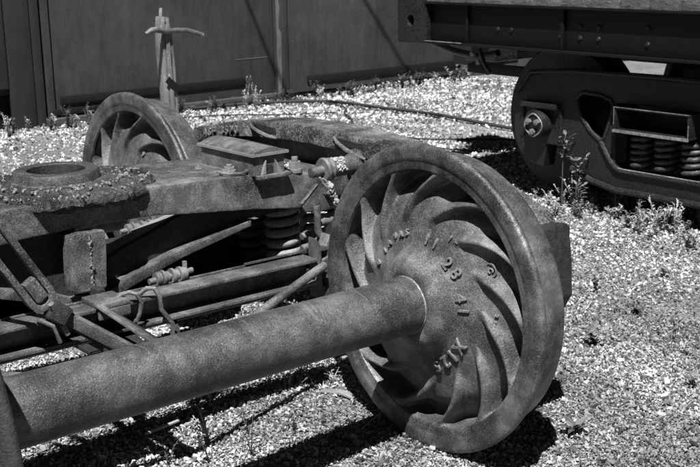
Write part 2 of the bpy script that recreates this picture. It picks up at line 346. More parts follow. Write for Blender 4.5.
# ------------------------------------------------------------------ wheels
TH0 = radians(0.3); NR = 13
CL_R = np.array([.17, .19, .23, .275, .30, .323, .338, .352, .372]); CL_T = np.radians(np.array([39, 34, 28, 20, 14.5, 9.5, 6.2, 3.0, -1]))
def wheel_meshes(nt_, nr_):
    rs = np.concatenate([np.linspace(.079, .20, nr_//3), np.linspace(.20, .3745, nr_-nr_//3+1)[1:]])
    th = np.arange(nt_)*2*pi/nt_
    Rg, Tg = np.meshgrid(rs, th, indexing='ij')
    pr = np.array([.079, .088, .10, .112, .125, .138, .150, .165, .22, .265, .29, .31, .335, .350, .360, .367, .372, .3745])
    px = np.array([-.058, -.063, -.063, -.059, -.050, -.034, -.019, -.009, .008, .022, .031, .044, .074, .086, .078, .050, .0120, .0062])
    plate = np.interp(Rg, pr, px)
    # smooth the plate profile
    ker = np.ones(5)/5; pl = np.interp(rs, pr, px); pl = np.convolve(np.pad(pl, 2, mode='edge'), ker, 'valid'); plate = np.repeat(pl[:, None], nt_, 1)
    top = np.interp(rs, [.17, .20, .23, .27, .30, .34, .36, .372], [-.010, -.003, -.002, .000, .005, .009, .009, .009])[:, None]
    cth = np.interp(rs, CL_R, CL_T); cth = np.convolve(np.pad(cth, 4, mode='edge'), np.ones(9)/9, 'valid'); cth = np.where(rs > .366, np.interp(rs, CL_R, CL_T), cth) if False else cth
    dth = np.gradient(cth, rs); psi = np.cos(np.arctan(rs*dth))[:, None]
    best = np.full(Rg.shape, 9.); which = np.zeros(Rg.shape, int)
    for k in range(NR):
        dd = (Tg-(TH0+k*2*pi/NR)-cth[:, None]+pi) % (2*pi)-pi
        d = np.abs(dd*Rg*psi); u_ = d < best; best = np.where(u_, d, best); which = np.where(u_, k, which)
    wd = np.interp(rs, [.17, .2, .28, .34, .36, .372], [.012, .0125, .0130, .0140, .019, .030])[:, None]
    s = .6*np.clip(1-(best/(wd*1.1))**2.2, 0, 1)**.7+.4*np.exp(-(best/(wd*1.1))**2.6); q_ = np.clip((Rg-.205)/.055, 0, 1); s *= q_*q_*(3-2*q_)
    h = plate+np.minimum(top-plate, 0)*s
    wob = .0006*np.sin(5*Tg+20*Rg)
    h = h+wob*np.clip((.37-Rg)/.03, 0, 1)
    # local frame: axis x, angle measured from -y (towards 90 = up)
    V = np.stack([h, -Rg*np.cos(Tg), Rg*np.sin(Tg)], -1).reshape(-1, 3)
    n1, n2 = Rg.shape; I = np.arange(n1*n2).reshape(n1, n2)
    Fq = np.stack([I[:-1], I[1:], np.roll(I, -1, 1)[1:], np.roll(I, -1, 1)[:-1]], -1)
    # normals from the whole sheet
    dr = np.gradient(h, rs, axis=0); dt = (np.roll(h, -1, 1)-np.roll(h, 1, 1))/(2*(th[1]-th[0]))/Rg
    er = np.stack([0*Rg, -np.cos(Tg), np.sin(Tg)], -1); et = np.stack([0*Rg, np.sin(Tg), np.cos(Tg)], -1)
    Nn = np.stack([-np.ones_like(Rg), 0*Rg, 0*Rg], -1)+dr[..., None]*er+dt[..., None]*et
    Nn /= np.linalg.norm(Nn, axis=-1)[..., None]; Nn = Nn.reshape(-1, 3)
    sm = (s[:-1]+s[1:])/2 > .22
    rmid = ((rs[:-1]+rs[1:])/2)[:, None]*np.ones((1, n2)); wm = which[:-1]
    out = []
    def cut(mask, nm):
        f = Fq[mask]; u, inv = np.unique(f, return_inverse=True); f2 = inv.reshape(-1, 4)
        me = bpy.data.meshes.new(nm); Vv = V[u]
        me.vertices.add(len(Vv)); me.vertices.foreach_set('co', Vv.astype(np.float32).ravel())
        me.loops.add(f2.size); me.loops.foreach_set('vertex_index', f2.astype(np.int32).ravel())
        me.polygons.add(len(f2)); me.polygons.foreach_set('loop_start', np.arange(0, f2.size, 4, dtype=np.int32))
        me.update(calc_edges=True); me.shade_smooth(); me.normals_split_custom_set_from_vertices([tuple(x) for x in Nn[u]]); me.materials.append(cast)
        out.append((nm, me))
    hub = rmid < .15
    cut(hub, 'hub'); cut(~hub & ~sm, 'plate')
    for k in range(NR): cut(~hub & sm & (wm == k), 'rib')
    return out
HI = wheel_meshes(1000, 108); LO = wheel_meshes(432, 48)
rim_b = MB(); rim_b.sharp = 40
# the flange face and tread, local x 0 is the flange face
rim_prof = [(.014, .3700), (.0066, .3738), (.0050, .380), (.0045, .392), (.0035, .398), (.0008, .402), (.0, .410), (.0, .425), (.001, .434), (.0045, .4405), (.010, .4442), (.016, .4445), (.022, .442), (.028, .435), (.0335, .425), (.0365, .4185), (.040, .4163), (.0435, .4160), (.046, .4176), (.052, .4178), (.075, .4145), (.092, .4135), (.096, .4110), (.120, .408), (.130, .406), (.137, .400), (.140, .392), (.140, .372), (.132, .362), (.118, .340), (.104, .28), (.108, .2), (.122, .14), (.148, .13), (.150, .125), (.150, .079)]
rim_b.lathe(rim_prof, n=240)
rim_o = rim_b.build('rim', tread_m); rim_me = rim_o.data; rim_dark = rim_me.copy(); rim_dark.materials[0] = darks; bpy.data.objects.remove(rim_o)  # rim copy in the darker steel, for the left front wheel
def make_wheel(root, x, flip, meshes, spin=0, label=None):
    wh = bpy.data.objects.new('wheel', rim_me); COL.objects.link(wh); wh.parent = root; wh.location = (x, 0, 0); wh.rotation_euler = (spin, 0, pi if flip else 0)
    if label: wh['label'] = label
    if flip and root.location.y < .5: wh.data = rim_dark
    for nm, me in meshes:
        o = bpy.data.objects.new(nm, me); COL.objects.link(o); o.parent = wh
    return wh
PR_ = ([.10, .125, .138, .150, .165, .22, .265, .29, .305, .320], [-.063, -.050, -.034, -.019, -.009, .006, .021, .030, .038, .046])
def polar(x, ang, r, w_, tilt=0):
    """matrix standing a letter on the wheel face at an angle (0 towards -y, 90 up), top outward"""
    a = radians(ang); ctr = Vector((x, -r*cos(a), r*sin(a)))
    upv = Vector((0, -cos(a), sin(a))); nrm = Vector((-1, 0, 0)); xx = upv.cross(nrm)
    M = Matrix((xx, upv, nrm)).transposed().to_4x4(); M.translation = ctr
    return M @ Matrix.Rotation(tilt, 4, 'Y')
def wheelset(y, label, meshes, letters, spin=0):
    root = thing('wheelset', label, 'wheelset', (0, y, .4445), group='iron wheelsets of the dismantled truck')
    a = MB(); n = 72
    prof = [(-1.56, .0), (-1.56, .062), (-1.50, .066), (-1.36, .07), (-1.33, .0845), (-1.318, .0845), (-1.306, .0815), (-1.0, .0808), (-.69, .0805), (-.38, .0808), (-.075, .0812), (-.062, .0825), (-.054, .0835), (-.05, .081), (.12, .081), (.155, .070), (.30, .066), (.35, .064), (.35, 0)]
    a.lathe(prof, n=n); a.build('axle', axle_m, root)
    ring = MB(); ring.lathe([(-.0665, .0812), (-.0662, .0826), (-.0650, .0832), (-.0620, .0834)], n=72); ring.build('hub_seat_ring', worn, root)
    if y < .5:
        for k, (xx, a0, a1) in enumerate(((-.430, 40, 120), (-.420, 30, 110), (-.405, 55, 118), (-.395, 20, 80), (-.62, 70, 125), (-.90, 60, 115), (-.25, 50, 100))):
            sc_ = MB(); sc_.tube([(xx+.006*math.sin(q*.05+k), -.0812*cos(radians(q)), .0812*sin(radians(q))) for q in range(a0, a1, 6)], .00045, 5); sc_.build('scratch_line', worn, root)
    w1 = make_wheel(root, 0, False, meshes, spin, 'wheel with curved cooling ribs facing the camera')
    w2 = make_wheel(root, -1.372, True, LO, 0.9)
    for ch, ang, r, x, sz in letters:
        h0, h1 = np.interp([r-sz*.35, r+sz*.35], *PR_); M = polar((h0+h1)/2-.002, ang, r, 0) @ Matrix.Rotation(math.atan2(h1-h0, sz*.7), 4, 'X').inverted()
        text_mesh(ch, sz, .0030, letter, 'raised_character', M, w1)
    return root, w1
L1 = [('1', 82, .185, 0, .044), ('1', 72, .185, 0, .044), ('2', 50, .172, 0, .050), ('8', 38, .178, 0, .050), ('4', 16, .168, 0, .048), ('1', 4, .172, 0, .048),
      ('X', -32, .180, 0, .054), ('I', -45, .180, 0, .054), ('2', -57, .182, 0, .050), ('5', -70, .186, 0, .048),
      ('8', 158, .200, 0, .026), ('I', 143, .195, 0, .026), ('A', 134, .197, 0, .026), ('9', 124, .202, 0, .026), ('A', 116, .197, 0, .026), ('S', 108, .197, 0, .026),
      ('1', 62, .225, .006, .022), ('5', 56, .235, .009, .022), ('2', 3, .268, .022, .014), ('6', -1, .262, .019, .014), ('C', 29, .275, .024, .02)]
ws1, w1 = wheelset(0, 'front iron wheelset with big ribbed wheel and rusty axle crossing the foreground', HI, L1)
ring = MB(); M_ = polar(.024, 29, .275, 0); ring.tube([M_ @ Vector((.019*cos(t), .019*sin(t), .001)) for t in np.linspace(0, 2*pi, 25)[:-1]], .0018, 6, closed=True); ring.build('raised_circle', letter, w1)
L2 = [('9', 75, .235, .006, .03), ('2', 45, .235, .006, .03), ('8', 40, .235, .006, .02)]
ws2, w2_ = wheelset(1.667, 'rear wheelset, its ribbed wheel rising behind the heavy crossbeam', LO, L2, radians(8))

# ------------------------------------------------------------------ bolster (heavy crossbeam)
CX, CY = -.69, .83
bo = thing('truck_bolster', 'heavy cast crossbeam with round centre bowl lying across the truck', 'crossbeam', (CX, CY, .40))
def bolster_top(x):
    s = abs(x-CX); return float(np.interp(s, [0, .2, .35, .55, .8, 1.05], [.748, .747, .742, .733, .703, .672]))
def bolster_low(x):
    s = abs(x-CX); return float(np.interp(s, [0, .2, .35, .55, .8, 1.05], [.664, .660, .644, .624, .592, .572]))
xs = np.linspace(CX-1.04, CX+1.04, 53); vs = []; fs = []
for x in xs:
    t_, b_ = bolster_top(x), bolster_low(x)
    vs += [(x, .64, b_), (x, 1.03, b_), (x, 1.03, t_), (x, .64, t_)]
for i in range(len(xs)-1):
    a = i*4
    for k in range(4): fs.append((a+k, a+(k+1) % 4, a+4+(k+1) % 4, a+4+k))
fs += [(0,1,2,3), tuple(4*(len(xs)-1)+k for k in (3,2,1,0))]
m = MB().add(vs, fs); top_o = m.build('top_chord', pitted, None, bevel=.004, sub=3, rough=.0010)
# inner web and lower flange
def low(x):
    s = abs(x-CX); return float(np.interp(s, [0, .06, .11, .30, .48, .56, .72, 1.04], [.445, .452, .478, .532, .566, .582, .585, .560]))
vs = []; fs = []
def wtop(x):
    s = abs(x-CX)
    if x < CX-.02: return bolster_low(x)+.01
    return min(bolster_low(x)+.01, low(x)+float(np.interp(s, [0, .25, .42, .5], [.075, .085, .10, .3])))
xs = np.linspace(CX-.95, CX+.95, 77)
for x in xs: vs += [(x, .695, low(x)), (x, .72, low(x)), (x, .72, wtop(x)), (x, .695, wtop(x))]
for i in range(len(xs)-1):
    for k in range(4): fs.append((i*4+k, i*4+(k+1) % 4, i*4+4+(k+1) % 4, i*4+4+k))
web_o = MB().add(vs, fs).build('web', darks)  # near-black colour paints the shade below the chord overhang
vs = []; fs = []
xs = np.linspace(CX-.56, CX+.56, 41)
for x in xs:
    z = low(x); hh = .030*max(.15, 1-abs(x-CX)/.60)
    vs += [(x, .655, z-.012-hh*.7), (x, .965, z-.012-hh*.7), (x, .965, z+.004), (x, .655, z+.004)]
for i in range(len(xs)-1):
    for k in range(4): fs.append((i*4+k, i*4+(k+1) % 4, i*4+4+(k+1) % 4, i*4+4+k))
fs += [(0,1,2,3), tuple(4*(len(xs)-1)+k for k in (3,2,1,0))]
fl_o = MB().add(vs, fs).build('lower_flange', steel, None, bevel=.003)
# centre plate with bowl
gm = MB(); n = 120; vs = []; fs = []
rr_ = [.088, .115, .15, .19, .22, .238, .247, .250, .244, .23]; zz_ = [.752, .768, .774, .770, .763, .758, .750, .738, .728, .722]
from mathutils import noise
for r, z in zip(rr_, zz_):
    for k in range(n):
        t = 2*pi*k/n; jag = 1+.10*noise.fractal(Vector((cos(t)*3.2, sin(t)*3.2, 3)), 1, 2, 4)*(r > .18)+.03*noise.noise(Vector((cos(t)*14, sin(t)*14, r*30)))*(r > .15)
        ex = 1+.18*max(0, cos(t))**3*(r > .15)
        dz = .009*noise.fractal(Vector((cos(t)*r*30, sin(t)*r*30, z*8)), 1, 2, 3)*(r > .12)
        vs.append((CX+r*cos(t)*jag*ex, CY+r*sin(t)*jag, z+dz))
for i in range(len(rr_)-1):
    for k in range(n): k2 = (k+1) % n; fs.append((i*n+k, i*n+k2, (i+1)*n+k2, (i+1)*n+k))
g_o = gm.add(vs, fs).build('grease_skirt', grime, None, sub=2, rough=.010)
b_ = MB(); b_.lathe([(.75, .135), (.772, .133), (.775, .126), (.797, .124), (.802, .121), (.803, .088), (.800, .0845)], (CX, CY, 0), 'z', 72)
bowl_o = b_.build('center_bowl', bowlm)
# square hanging bracket with a weld seam
bk = MB(); bk.prism([(-.772, .60, .655), (-.662, .60, .655), (-.668, .60, .492), (-.678, .60, .484), (-.765, .60, .484), (-.775, .60, .494)], (0, .05, 0)); bk_o = bk.build('hanger_plate', pitted, None, bevel=.006, sub=2, rough=.004)
wl = MB(); z = .648
while z > .50: wl.blob((-.712+random.uniform(-.003, .003), .598, z), random.uniform(.003, .006), .5, 1, (1, .6, 1.2)); z -= .0065
wl_o = wl.build('weld_seam', bowlm)
wl_o.parent = bk_o
st = MB(); st.box((-.722, .55, .44), (-.70, .62, .50)); st_o = st.build('center_stop', darks, None, bevel=.004)
# friction wear disc cast into the top
dsc = MB(); dsc.lathe([(.740, .060), (.7445, .058), (.7445, .052), (.7425, .048), (.7425, 0)], (-.262, .725, -.0015), 'z', 40); dsc_o = dsc.build('wear_pad', steel)
# side bearing: box, domed lid, notched foot
sb = thing('side_bearing', 'cast side bearing box with domed lid sitting on the crossbeam', 'bearing box', (-.04, .78, .73))
bx = MB(); bx.box((-.134, .625, .728), (-.015, .925, .796)); bx_o = bx.build('housing', steel, None, bevel=.004, sub=1, rough=.001)
ft = MB(); ft.box((-.125, .612, .718), (.002, .665, .731)); ft.box((-.142, .66, .722), (-.004, .94, .7275)); ft_o = ft.build('foot_flange', steel, None, bevel=.003)
lid = MB(); vs = []; fs = []
prof = np.linspace(-1, 1, 9); ys = [.618, .66, .78, .88, .932]
for y_ in ys:
    e = 1-((y_-.785)/.17)**2*.25
    for q in prof: vs.append((-.0745+q*.064, y_, .800+.021*(1-abs(q)**1.7)*e))
k9 = len(prof)
for i in range(len(ys)-1):
    for k in range(k9-1): fs.append((i*k9+k, i*k9+k+1, (i+1)*k9+k+1, (i+1)*k9+k))
lid.add(vs, fs); lid.add([(x, y_, z) for y_ in (.614, .936) for x, z in ((-.144, .792), (-.005, .792), (-.005, .800), (-.144, .800))], [(0,1,2,3), (7,6,5,4), (0,4,5,1), (1,5,6,2), (2,6,7,3), (3,7,4,0)])
vs = [(-.0745+q*.064, .618, .800+(.021*(1-abs(q)**1.7)*.75 if s_ else -.001)) for q in prof for s_ in (0, 1)]
lid.add(vs, [(2*i, 2*i+2, 2*i+3, 2*i+1) for i in range(k9-1)])
lid_o = lid.build('lid', steel)
nt_b = MB(); nt_b.prism([(-.030, .6245, .7315), (-.058, .6245, .778), (-.048, .6245, .7315)], (0, -.01, 0)); nt_b2 = MB(); nt_b2.prism([(-.108, .6245, .7315), (-.092, .6245, .778), (-.094, .6245, .7315)], (0, -.01, 0)); nt_o = nt_b.build('gusset', steel); nt_o2 = nt_b2.build('gusset', steel)
slot_shade = MB(); slot_shade.box((-.086, .6215, .737), (-.062, .6245, .762)); slot_o = slot_shade.build('slot_shade', darks)  # thin dark plate on the housing paints the shade of a slot opening
adopt(sb, bx_o, ft_o, lid_o, nt_o, nt_o2, slot_o)
bl_ = MB(); bl_.lathe([(.7995, .0842), (.79, .083), (.753, .080), (.752, 0)], (CX, CY, 0), 'z', 60); bl_o = bl_.build('bowl_lining', darks)
cr_ = MB()
for i in range(420):
    t = random.uniform(0, 2*pi); r = .14+.10*random.random()**.7; cr_.blob((CX+r*cos(t)*(1+.18*max(0, cos(t))**3), CY+r*sin(t), .772-.012*(r > .2)+random.uniform(-.003, .004)), random.uniform(.002, .006), .45)
cr_o = cr_.build('grime_crumbs', grime); tag(cr_o, kind='stuff')
adopt(bo, cr_o, bl_o, top_o, web_o, fl_o, g_o, bowl_o, bk_o, st_o, dsc_o)
# bolts and a bent cotter on the beam top
def bolt(c, r, h, name='bolt', m=steel, axis='z', parent=None):
    b = MB(); b.lathe([(0, r*1.5), (h*.25, r*1.5), (h*.25, 0)], (0,0,0), axis, 20); b.lathe([(h*.25, r*1.25), (h*.7, r*1.25), (h*.7, 0)], (0,0,0), axis, 6); b.lathe([(h*.7, r*.7), (h, r*.65), (h, 0)], (0,0,0), axis, 12)
    o = b.build(name, m); o.location = c; return o
b1 = bolt((-.165, .715, .737), .014, .024); b2 = bolt((-.225, .80, .742), .008, .012); b3 = bolt((.050, .66, .715), .016, .05)
adopt(bo, b1, b2, b3)
ck = MB(); ck.tube([(-.215, .70, .745), (-.22, .67, .747), (-.205, .65, .745), (-.17, .645, .742), (-.14, .655, .744), (-.105, .69, .752)], .0055, 8); ck_o = ck.build('bent_pin', steel); adopt(bo, ck_o)
# loose rubble on the beam end
rb = MB()
for i in range(26): rb.blob((random.uniform(.02, .12), random.uniform(.66, .80), .72+random.uniform(-.012, .004)), random.uniform(.004, .011), .35)
ro = rb.build('loose_gravel', brite); tag(ro, 'small heap of pale gravel crumbs on the beam end', kind='stuff')

# ------------------------------------------------------------------ side frames
def frame_profile(pts): return pts
def side_frame(name, label, x0, x1, cy, outer, holes, m, group=None, mtop=None, chord=None):
    root = thing(name, label, 'side frame', ((x0+x1)/2, cy, .2), group)
    b = MB(); b.prism([(x0, cy+y, z) for y, z in outer], (x1-x0, 0, 0), holes=[[(x0, cy+y, z) for y, z in h] for h in holes])
    o = b.build('frame_casting', m, None, bevel=.008); adopt(root, o)
    return root
outm = [(-.985, .50), (-.985, .60), (-.95, .655), (-.86, .690), (-.72, .738), (-.55, .772), (-.40, .795), (-.20, .812), (0, .817), (.20, .812), (.40, .795), (.55, .772), (.72, .738), (.86, .690), (.95, .655), (.985, .60), (.985, .50),
        (.97, .40), (.93, .36), (.92, .50), (.76, .50), (.74, .36), (.66, .33), (.50, .30), (.36, .22), (.22, .20), (-.22, .20), (-.36, .22), (-.50, .30), (-.66, .33), (-.74, .36), (-.76, .50), (-.92, .50), (-.93, .36), (-.97, .40)]
winm = [(-.20, .36), (.20, .36), (.20, .56), (-.20, .56)]
trm = [(.30, .62), (.58, .60), (.60, .52), (.50, .40), (.30, .34)]
trl = [(-y, z) for y, z in trm]
sf = side_frame('truck_side_frame', 'cast side frame with scaly top chord behind the front ribbed wheel', .33, .375, .8335, outm, [winm, trm, trl], pitted)
# broad top chord, scaly
vs = []; fs = []; pts = [q for q in outm[1:16]]
tp = [(y, z) for y, z in outm[1:16]]
for y, z in tp: vs += [(.235, .8335+y, z-.052+.012*(abs(y) > .8)), (.405, .8335+y, z-.052+.012*(abs(y) > .8)), (.400, .8335+y, z+.004), (.245, .8335+y, z+.004)]
for i in range(len(tp)-1):
    for k in range(4): fs.append((i*4+k, i*4+(k+1) % 4, i*4+4+(k+1) % 4, i*4+4+k))
fs += [(0,1,2,3), tuple(4*(len(tp)-1)+k for k in (3,2,1,0))]
o = MB().add(vs, fs).build('top_chord', mossy, None, bevel=.006, sub=3, rough=.0035); adopt(sf, o)
for yy in (-.965, .965):      # journal box ends
    s_ = 1 if yy > 0 else -1
    b = MB(); b.prism([(.20, .8335+yy-s_*.08, .62), (.20, .8335+yy+s_*.06, .64), (.20, .8335+yy+s_*.075, .56), (.20, .8335+yy+s_*.085, .43), (.20, .8335+yy+s_*.05, .37), (.20, .8335+yy-s_*.08, .37)], (.19, 0, 0))
    o = b.build('journal_pedestal', darks, None, bevel=.008, sub=2, rough=.003); adopt(sf, o)
    c = MB(); c.box((.392, .8335+yy-.05, .40), (.412, .8335+yy+.05, .625)); o = c.build('journal_lid', darks, None, bevel=.006); adopt(sf, o)
for yy in (.60, 1.09):        # ledges cast on the inner face
    sg = 1 if yy < .8 else .3; b = MB(); b.tube([(.240, yy+.095, .790+.012*sg), (.226, yy+.06, .784+.005*sg), (.216, yy, .776-.004*sg), (.216, yy-.05, .770-.010*sg), (.226, yy-.085, .768-.016*sg)], [.004, .007, .008, .008, .004], 8); o = b.build('pocket_lip', steel); adopt(sf, o); b = MB(); b.prism([(.2405, yy+.09, .803), (.2405, yy-.06, .795), (.2405, yy-.07, .770), (.2405, yy+.02, .778)], (-.003, 0, 0)); o = b.build('pocket_shade', darks); adopt(sf, o)  # flat dark plate paints the shade of the hollow under each lip
def ytext(ch, y, z, sz, x, par):
    M = Matrix(((0, 0, -1, x), (-1, 0, 0, y), (0, 1, 0, z), (0, 0, 0, 1))); o = text_mesh(ch, sz, .0025, letter, 'raised_character', M); adopt(par, o)
for ch, y, dz in (('A', 1.475, 0), ('S', 1.445, .006), ('F', 1.415, .012), ('3', 1.355, .022), ('5', 1.325, .026), ('7', 1.295, .030), ('0', 1.262, .035)): ytext(ch, y, .730+dz, .042, .227, sf)
o = MB().box((.20, .66, .325), (.42, 1.0, .362)).build('spring_seat', steel, None, bevel=.004); adopt(sf, o)
sf2 = copy_tree(sf); sf2.location.x = -1.371*1.0 - .32; sf2.rotation_euler.z = pi; sf2['label'] = 'cast side frame at the near end, beyond the left wheel'
# spring plank
sp = thing('spring_plank', 'dark flat cross channel under the coil springs and crossbeam', 'crossbeam', (CX, .83, .30))
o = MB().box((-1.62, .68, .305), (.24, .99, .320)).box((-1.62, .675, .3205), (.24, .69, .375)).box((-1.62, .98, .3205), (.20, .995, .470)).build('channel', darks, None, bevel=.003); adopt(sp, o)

# coil springs
def coil(cx, cy, z0, z1, R_, wr, turns, m=darks, n=12):
    k = int(turns*24); pts = []
    for i in range(k+1):
        t = i/24*2*pi; f = i/k; pts.append((cx+R_*cos(t), cy+R_*sin(t), z0+wr+(z1-z0-2*wr)*f))
    return MB().tube(pts, wr, n)
for i, (x, y, lb) in enumerate([(.055, .745, 'dark coil spring, left one of the pair under the beam end'), (.190, .715, 'dark coil spring nearest the front wheel, beside the brake hanger'), (.055, .93, 'dark coil spring behind the left spring under the beam end'), (.19, .93, 'dark coil spring farthest back under the beam end')]):
    o = coil(0, 0, 0, .245, .046, .0135, 6.2).build('coil_spring', steel); o.location = (x, y, .363)
    tag(o, lb, 'spring', 'coil springs under the crossbeam end')
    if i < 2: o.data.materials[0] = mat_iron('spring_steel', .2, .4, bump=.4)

# ------------------------------------------------------------------ brake rigging
br = thing('brake_beam', 'channel section brake beam lying between axle and crossbeam', 'brake beam', (-.69, .47, .41))
def chan(x0, x1, y, z):
    b = MB(); b.box((x0, y, z-.010), (x1, y+.075, z)); b.box((x0, y+.060, z-.072), (x1, y+.074, z-.011)); b.box((x0, y-.002, z-.082), (x1, y+.075, z-.0725)); return b
o = chan(-1.26, -.03, .445, .483).build('compression_channel', steel, None, bevel=.0025); adopt(br, o)
o = MB().box((-.245, .527, .480), (-.01, .535, .492)).box((-1.2, .527, .478), (-.03, .533, .487)).build('top_lip', steel, None, bevel=.001); adopt(br, o)
o = MB().box((-.785, .425, .484), (-.69, .53, .499)).box((-.785, .425, .455), (-.69, .437, .4835)).build('center_saddle', steel, None, bevel=.004); adopt(br, o)
o = MB().tube([(-.67, .290, .325), (-.36, .36, .372), (-.20, .395, .413), (-.05, .43, .450), (-.01, .44, .458)], .014, 16).build('tension_rod', steel); adopt(br, o)
o = MB().tube([(-.67, .291, .325), (-1.02, .36, .372), (-1.18, .395, .413), (-1.33, .44, .458)], .0135, 16).build('tension_rod', steel); adopt(br, o)
o = MB().bar((-.69, .29, .335), (-.69, .53, .40), .05, .012).bar((-.60, .31, .32), (-.52, .50, .40), .016, .010).build('center_strut', darks, None, bevel=.002); adopt(br, o)
o = MB().bar((-.785, .44, .50), (-.71, .24, .415), .022, .009, (0,.3,1)).build('strut', steel, None, bevel=.002); adopt(br, o)
o = MB().bar((-.755, .44, .478), (-.69, .27, .41), .014, .012, (0,.3,1)).build('strut', darks, None, bevel=.002); adopt(br, o)
o = MB().tube([(-.712, .47, .487), (-.700, .455, .505), (-.685, .44, .512), (-.668, .43, .505), (-.655, .43, .480), (-.660, .43, .452), (-.668, .435, .430), (-.68, .45, .42)], .0062, 10).build('wire_hanger', steel); adopt(br, o)
o = MB().tube([(-.645, .46, .492), (-.630, .44, .512), (-.612, .43, .510), (-.600, .425, .485), (-.600, .42, .450), (-.585, .415, .425), (-.573, .41, .405), (-.575, .41, .355)], .0068, 10).build('wire_hanger', steel); adopt(br, o)
def boltset(c, L_, name, parent):
    x, y, z = c; b = MB(); b.tube([(x-L_/2, y, z-.004), (x+L_/2, y, z+.004)], .0085, 12)
    for q in (-.30, -.12, .10, .28): b.tube([(x+q*L_-.008, y, z), (x+q*L_+.008, y, z)], .019 if q in (-.30, .28) else .0165, 14)
    for q in (-.2, .02, .2): b.tube([(x+q*L_-.004, y, z), (x+q*L_+.004, y, z)], .022, 14)
    b.box((x+.30*L_, y-.006, z-.005), (x+.36*L_, y+.006, z+.035)); b.box((x-.31*L_, y-.012, z-.05), (x-.16*L_, y+.012, z)); b.box((x+.08*L_, y-.012, z-.05), (x+.2*L_, y+.012, z))
    o = b.build(name, steel); adopt(parent, o); return o
boltset((-.495, .54, .500), .145, 'bolt_cluster', br)
hd = thing('brake_shoe_holder', 'forked brake head at the beam end, close beside the front wheel', 'brake head', (0, .47, .36))
b = MB(); b.prism([(-.025, .50, .545), (-.010, .50, .520), (.012, .50, .515), (.028, .50, .548), (.036, .50, .545), (.034, .50, .47), (.028, .50, .35), (-.022, .50, .35), (-.026, .50, .45)], (0, -.045, 0), holes=[[(-.008, .50, .50), (.018, .50, .50), (.02, .50, .478), (-.006, .50, .470)], [(-.006, .50, .43), (.014, .50, .43), (.014, .50, .385), (-.006, .50, .385)]])
o = b.build('shoe_bracket', steel, None, bevel=.004); adopt(hd, o)
b = MB(); b.prism([(.045, .46-.0, .30), (.045, .52, .33), (.045, .53, .45), (.045, .50, .56), (.045, .455, .60), (.045, .44, .57), (.045, .465, .45)], (.06, 0, 0)); o = b.build('brake_shoe', darks, None, bevel=.004); adopt(hd, o)
for z_, xx in ((.515, .075), (.475, .075)):
    b = MB(); b.tube([(xx-.05, .60, z_), (xx-.03, .60, z_+.004), (xx, .60, z_-.002), (xx+.04, .60, z_+.002)], [.011, .0145, .013, .0145], 12); o = b.build('finger_lug', brite if z_ > 1 else steel); adopt(hd, o)
# triangular bracket, pin, collar, pipe
hg = thing('hanger_bracket', 'triangular plate bracket with pinned pipe in front of the beam end', 'bracket', (.09, .6, .6))
o = MB().prism([(-.012, .538, .626), (-.017, .538, .640), (.047, .538, .694), (.096, .538, .613), (.088, .538, .605), (-.002, .538, .611)], (0, .012, 0)).build('triangular_plate', steel, None, bevel=.002); adopt(hg, o)
o = MB().bar((-.017, .5365, .640), (.047, .5365, .694), .0035, .002, (0,1,0)).build('worn_edge', worn); adopt(hg, o)
o = MB().tube([(.038, .56, .727), (.10, .56, .730)], .0165, 20).build('pin', steel, None, bevel=.002); adopt(hg, o)
b = MB(); b.lathe([(.083, .016), (.083, .036), (.090, .040), (.100, .038), (.103, .028)], (0, .56, .7295), 'x', 28); b.lathe([(.104, .016), (.104, .034), (.112, .037), (.118, .032)], (0, .56, .7295), 'x', 28); o = b.build('collar', steel); adopt(hg, o)
o = MB().tube([(.118, .56, .730), (.14, .56, .731), (.19, .562, .732), (.205, .563, .732), (.215, .564, .732), (.36, .57, .728)], [.028, .029, .031, .036, .037, .037], 28).build('pipe', steel); adopt(hg, o)
b = MB()
for i in range(90):
    t = random.uniform(-.4, 2.9); x = random.uniform(.122, .165); b.blob((x, .56-.029*cos(t), .731+.029*sin(t)), random.uniform(.003, .006), .4)
o = b.build('scale_flakes', brite); adopt(hg, o); tag(o, kind='stuff')
o = MB().tube([(.060, .545, .712), (.072, .54, .690), (.085, .54, .676)], .005, 8).tube([(.070, .54, .708), (.090, .535, .69)], .004, 8).build('split_pin', worn); adopt(hg, o)
b = MB()
for i in range(60):
    f = i/60; b.blob((.085+.055*f+random.uniform(-.006, .006), .535+random.uniform(-.008, .008), .690-.115*f), random.uniform(.006, .011), .35)
o = b.build('encrusted_link', pitted); adopt(hg, o)
o = MB().tube([(.030, .525, .628), (.030, .52, .600), (.029, .52, .570), (.031, .52, .548), (.040, .515, .528), (.055, .51, .515), (.080, .51, .510)], .0115, 16).build('bent_hanger_rod', steel, None); adopt(hg, o)
o = MB().tube([(.055, .56, .558), (.08, .56, .565), (.12, .56, .560)], [.012, .016, .013], 12).tube([(.05, .56, .50), (.09, .56, .51), (.13, .56, .50)], [.012, .017, .013], 12).build('lug', steel); adopt(hg, o)

# slotted pull rod with lever
pr_ = thing('brake_lever', 'slotted brake pull rod and flat lever leaning at the left edge', 'lever', (-.9, .38, .4))
A = Vector((-1.165, .40, .905)); B = Vector((-.950, .385, .545)); dd = (B-A).normalized(); nn_ = dd.cross(Vector((0, 1, 0))).normalized()
pts = [A+nn_*.030]
for i in range(0, 9):
    t = pi*i/8; pts.append(B-dd*.03+nn_*.030*cos(t)+dd*.03*sin(t))
pts.append(A-nn_*.030)
b = MB()
for i in range(len(pts)-1): pass
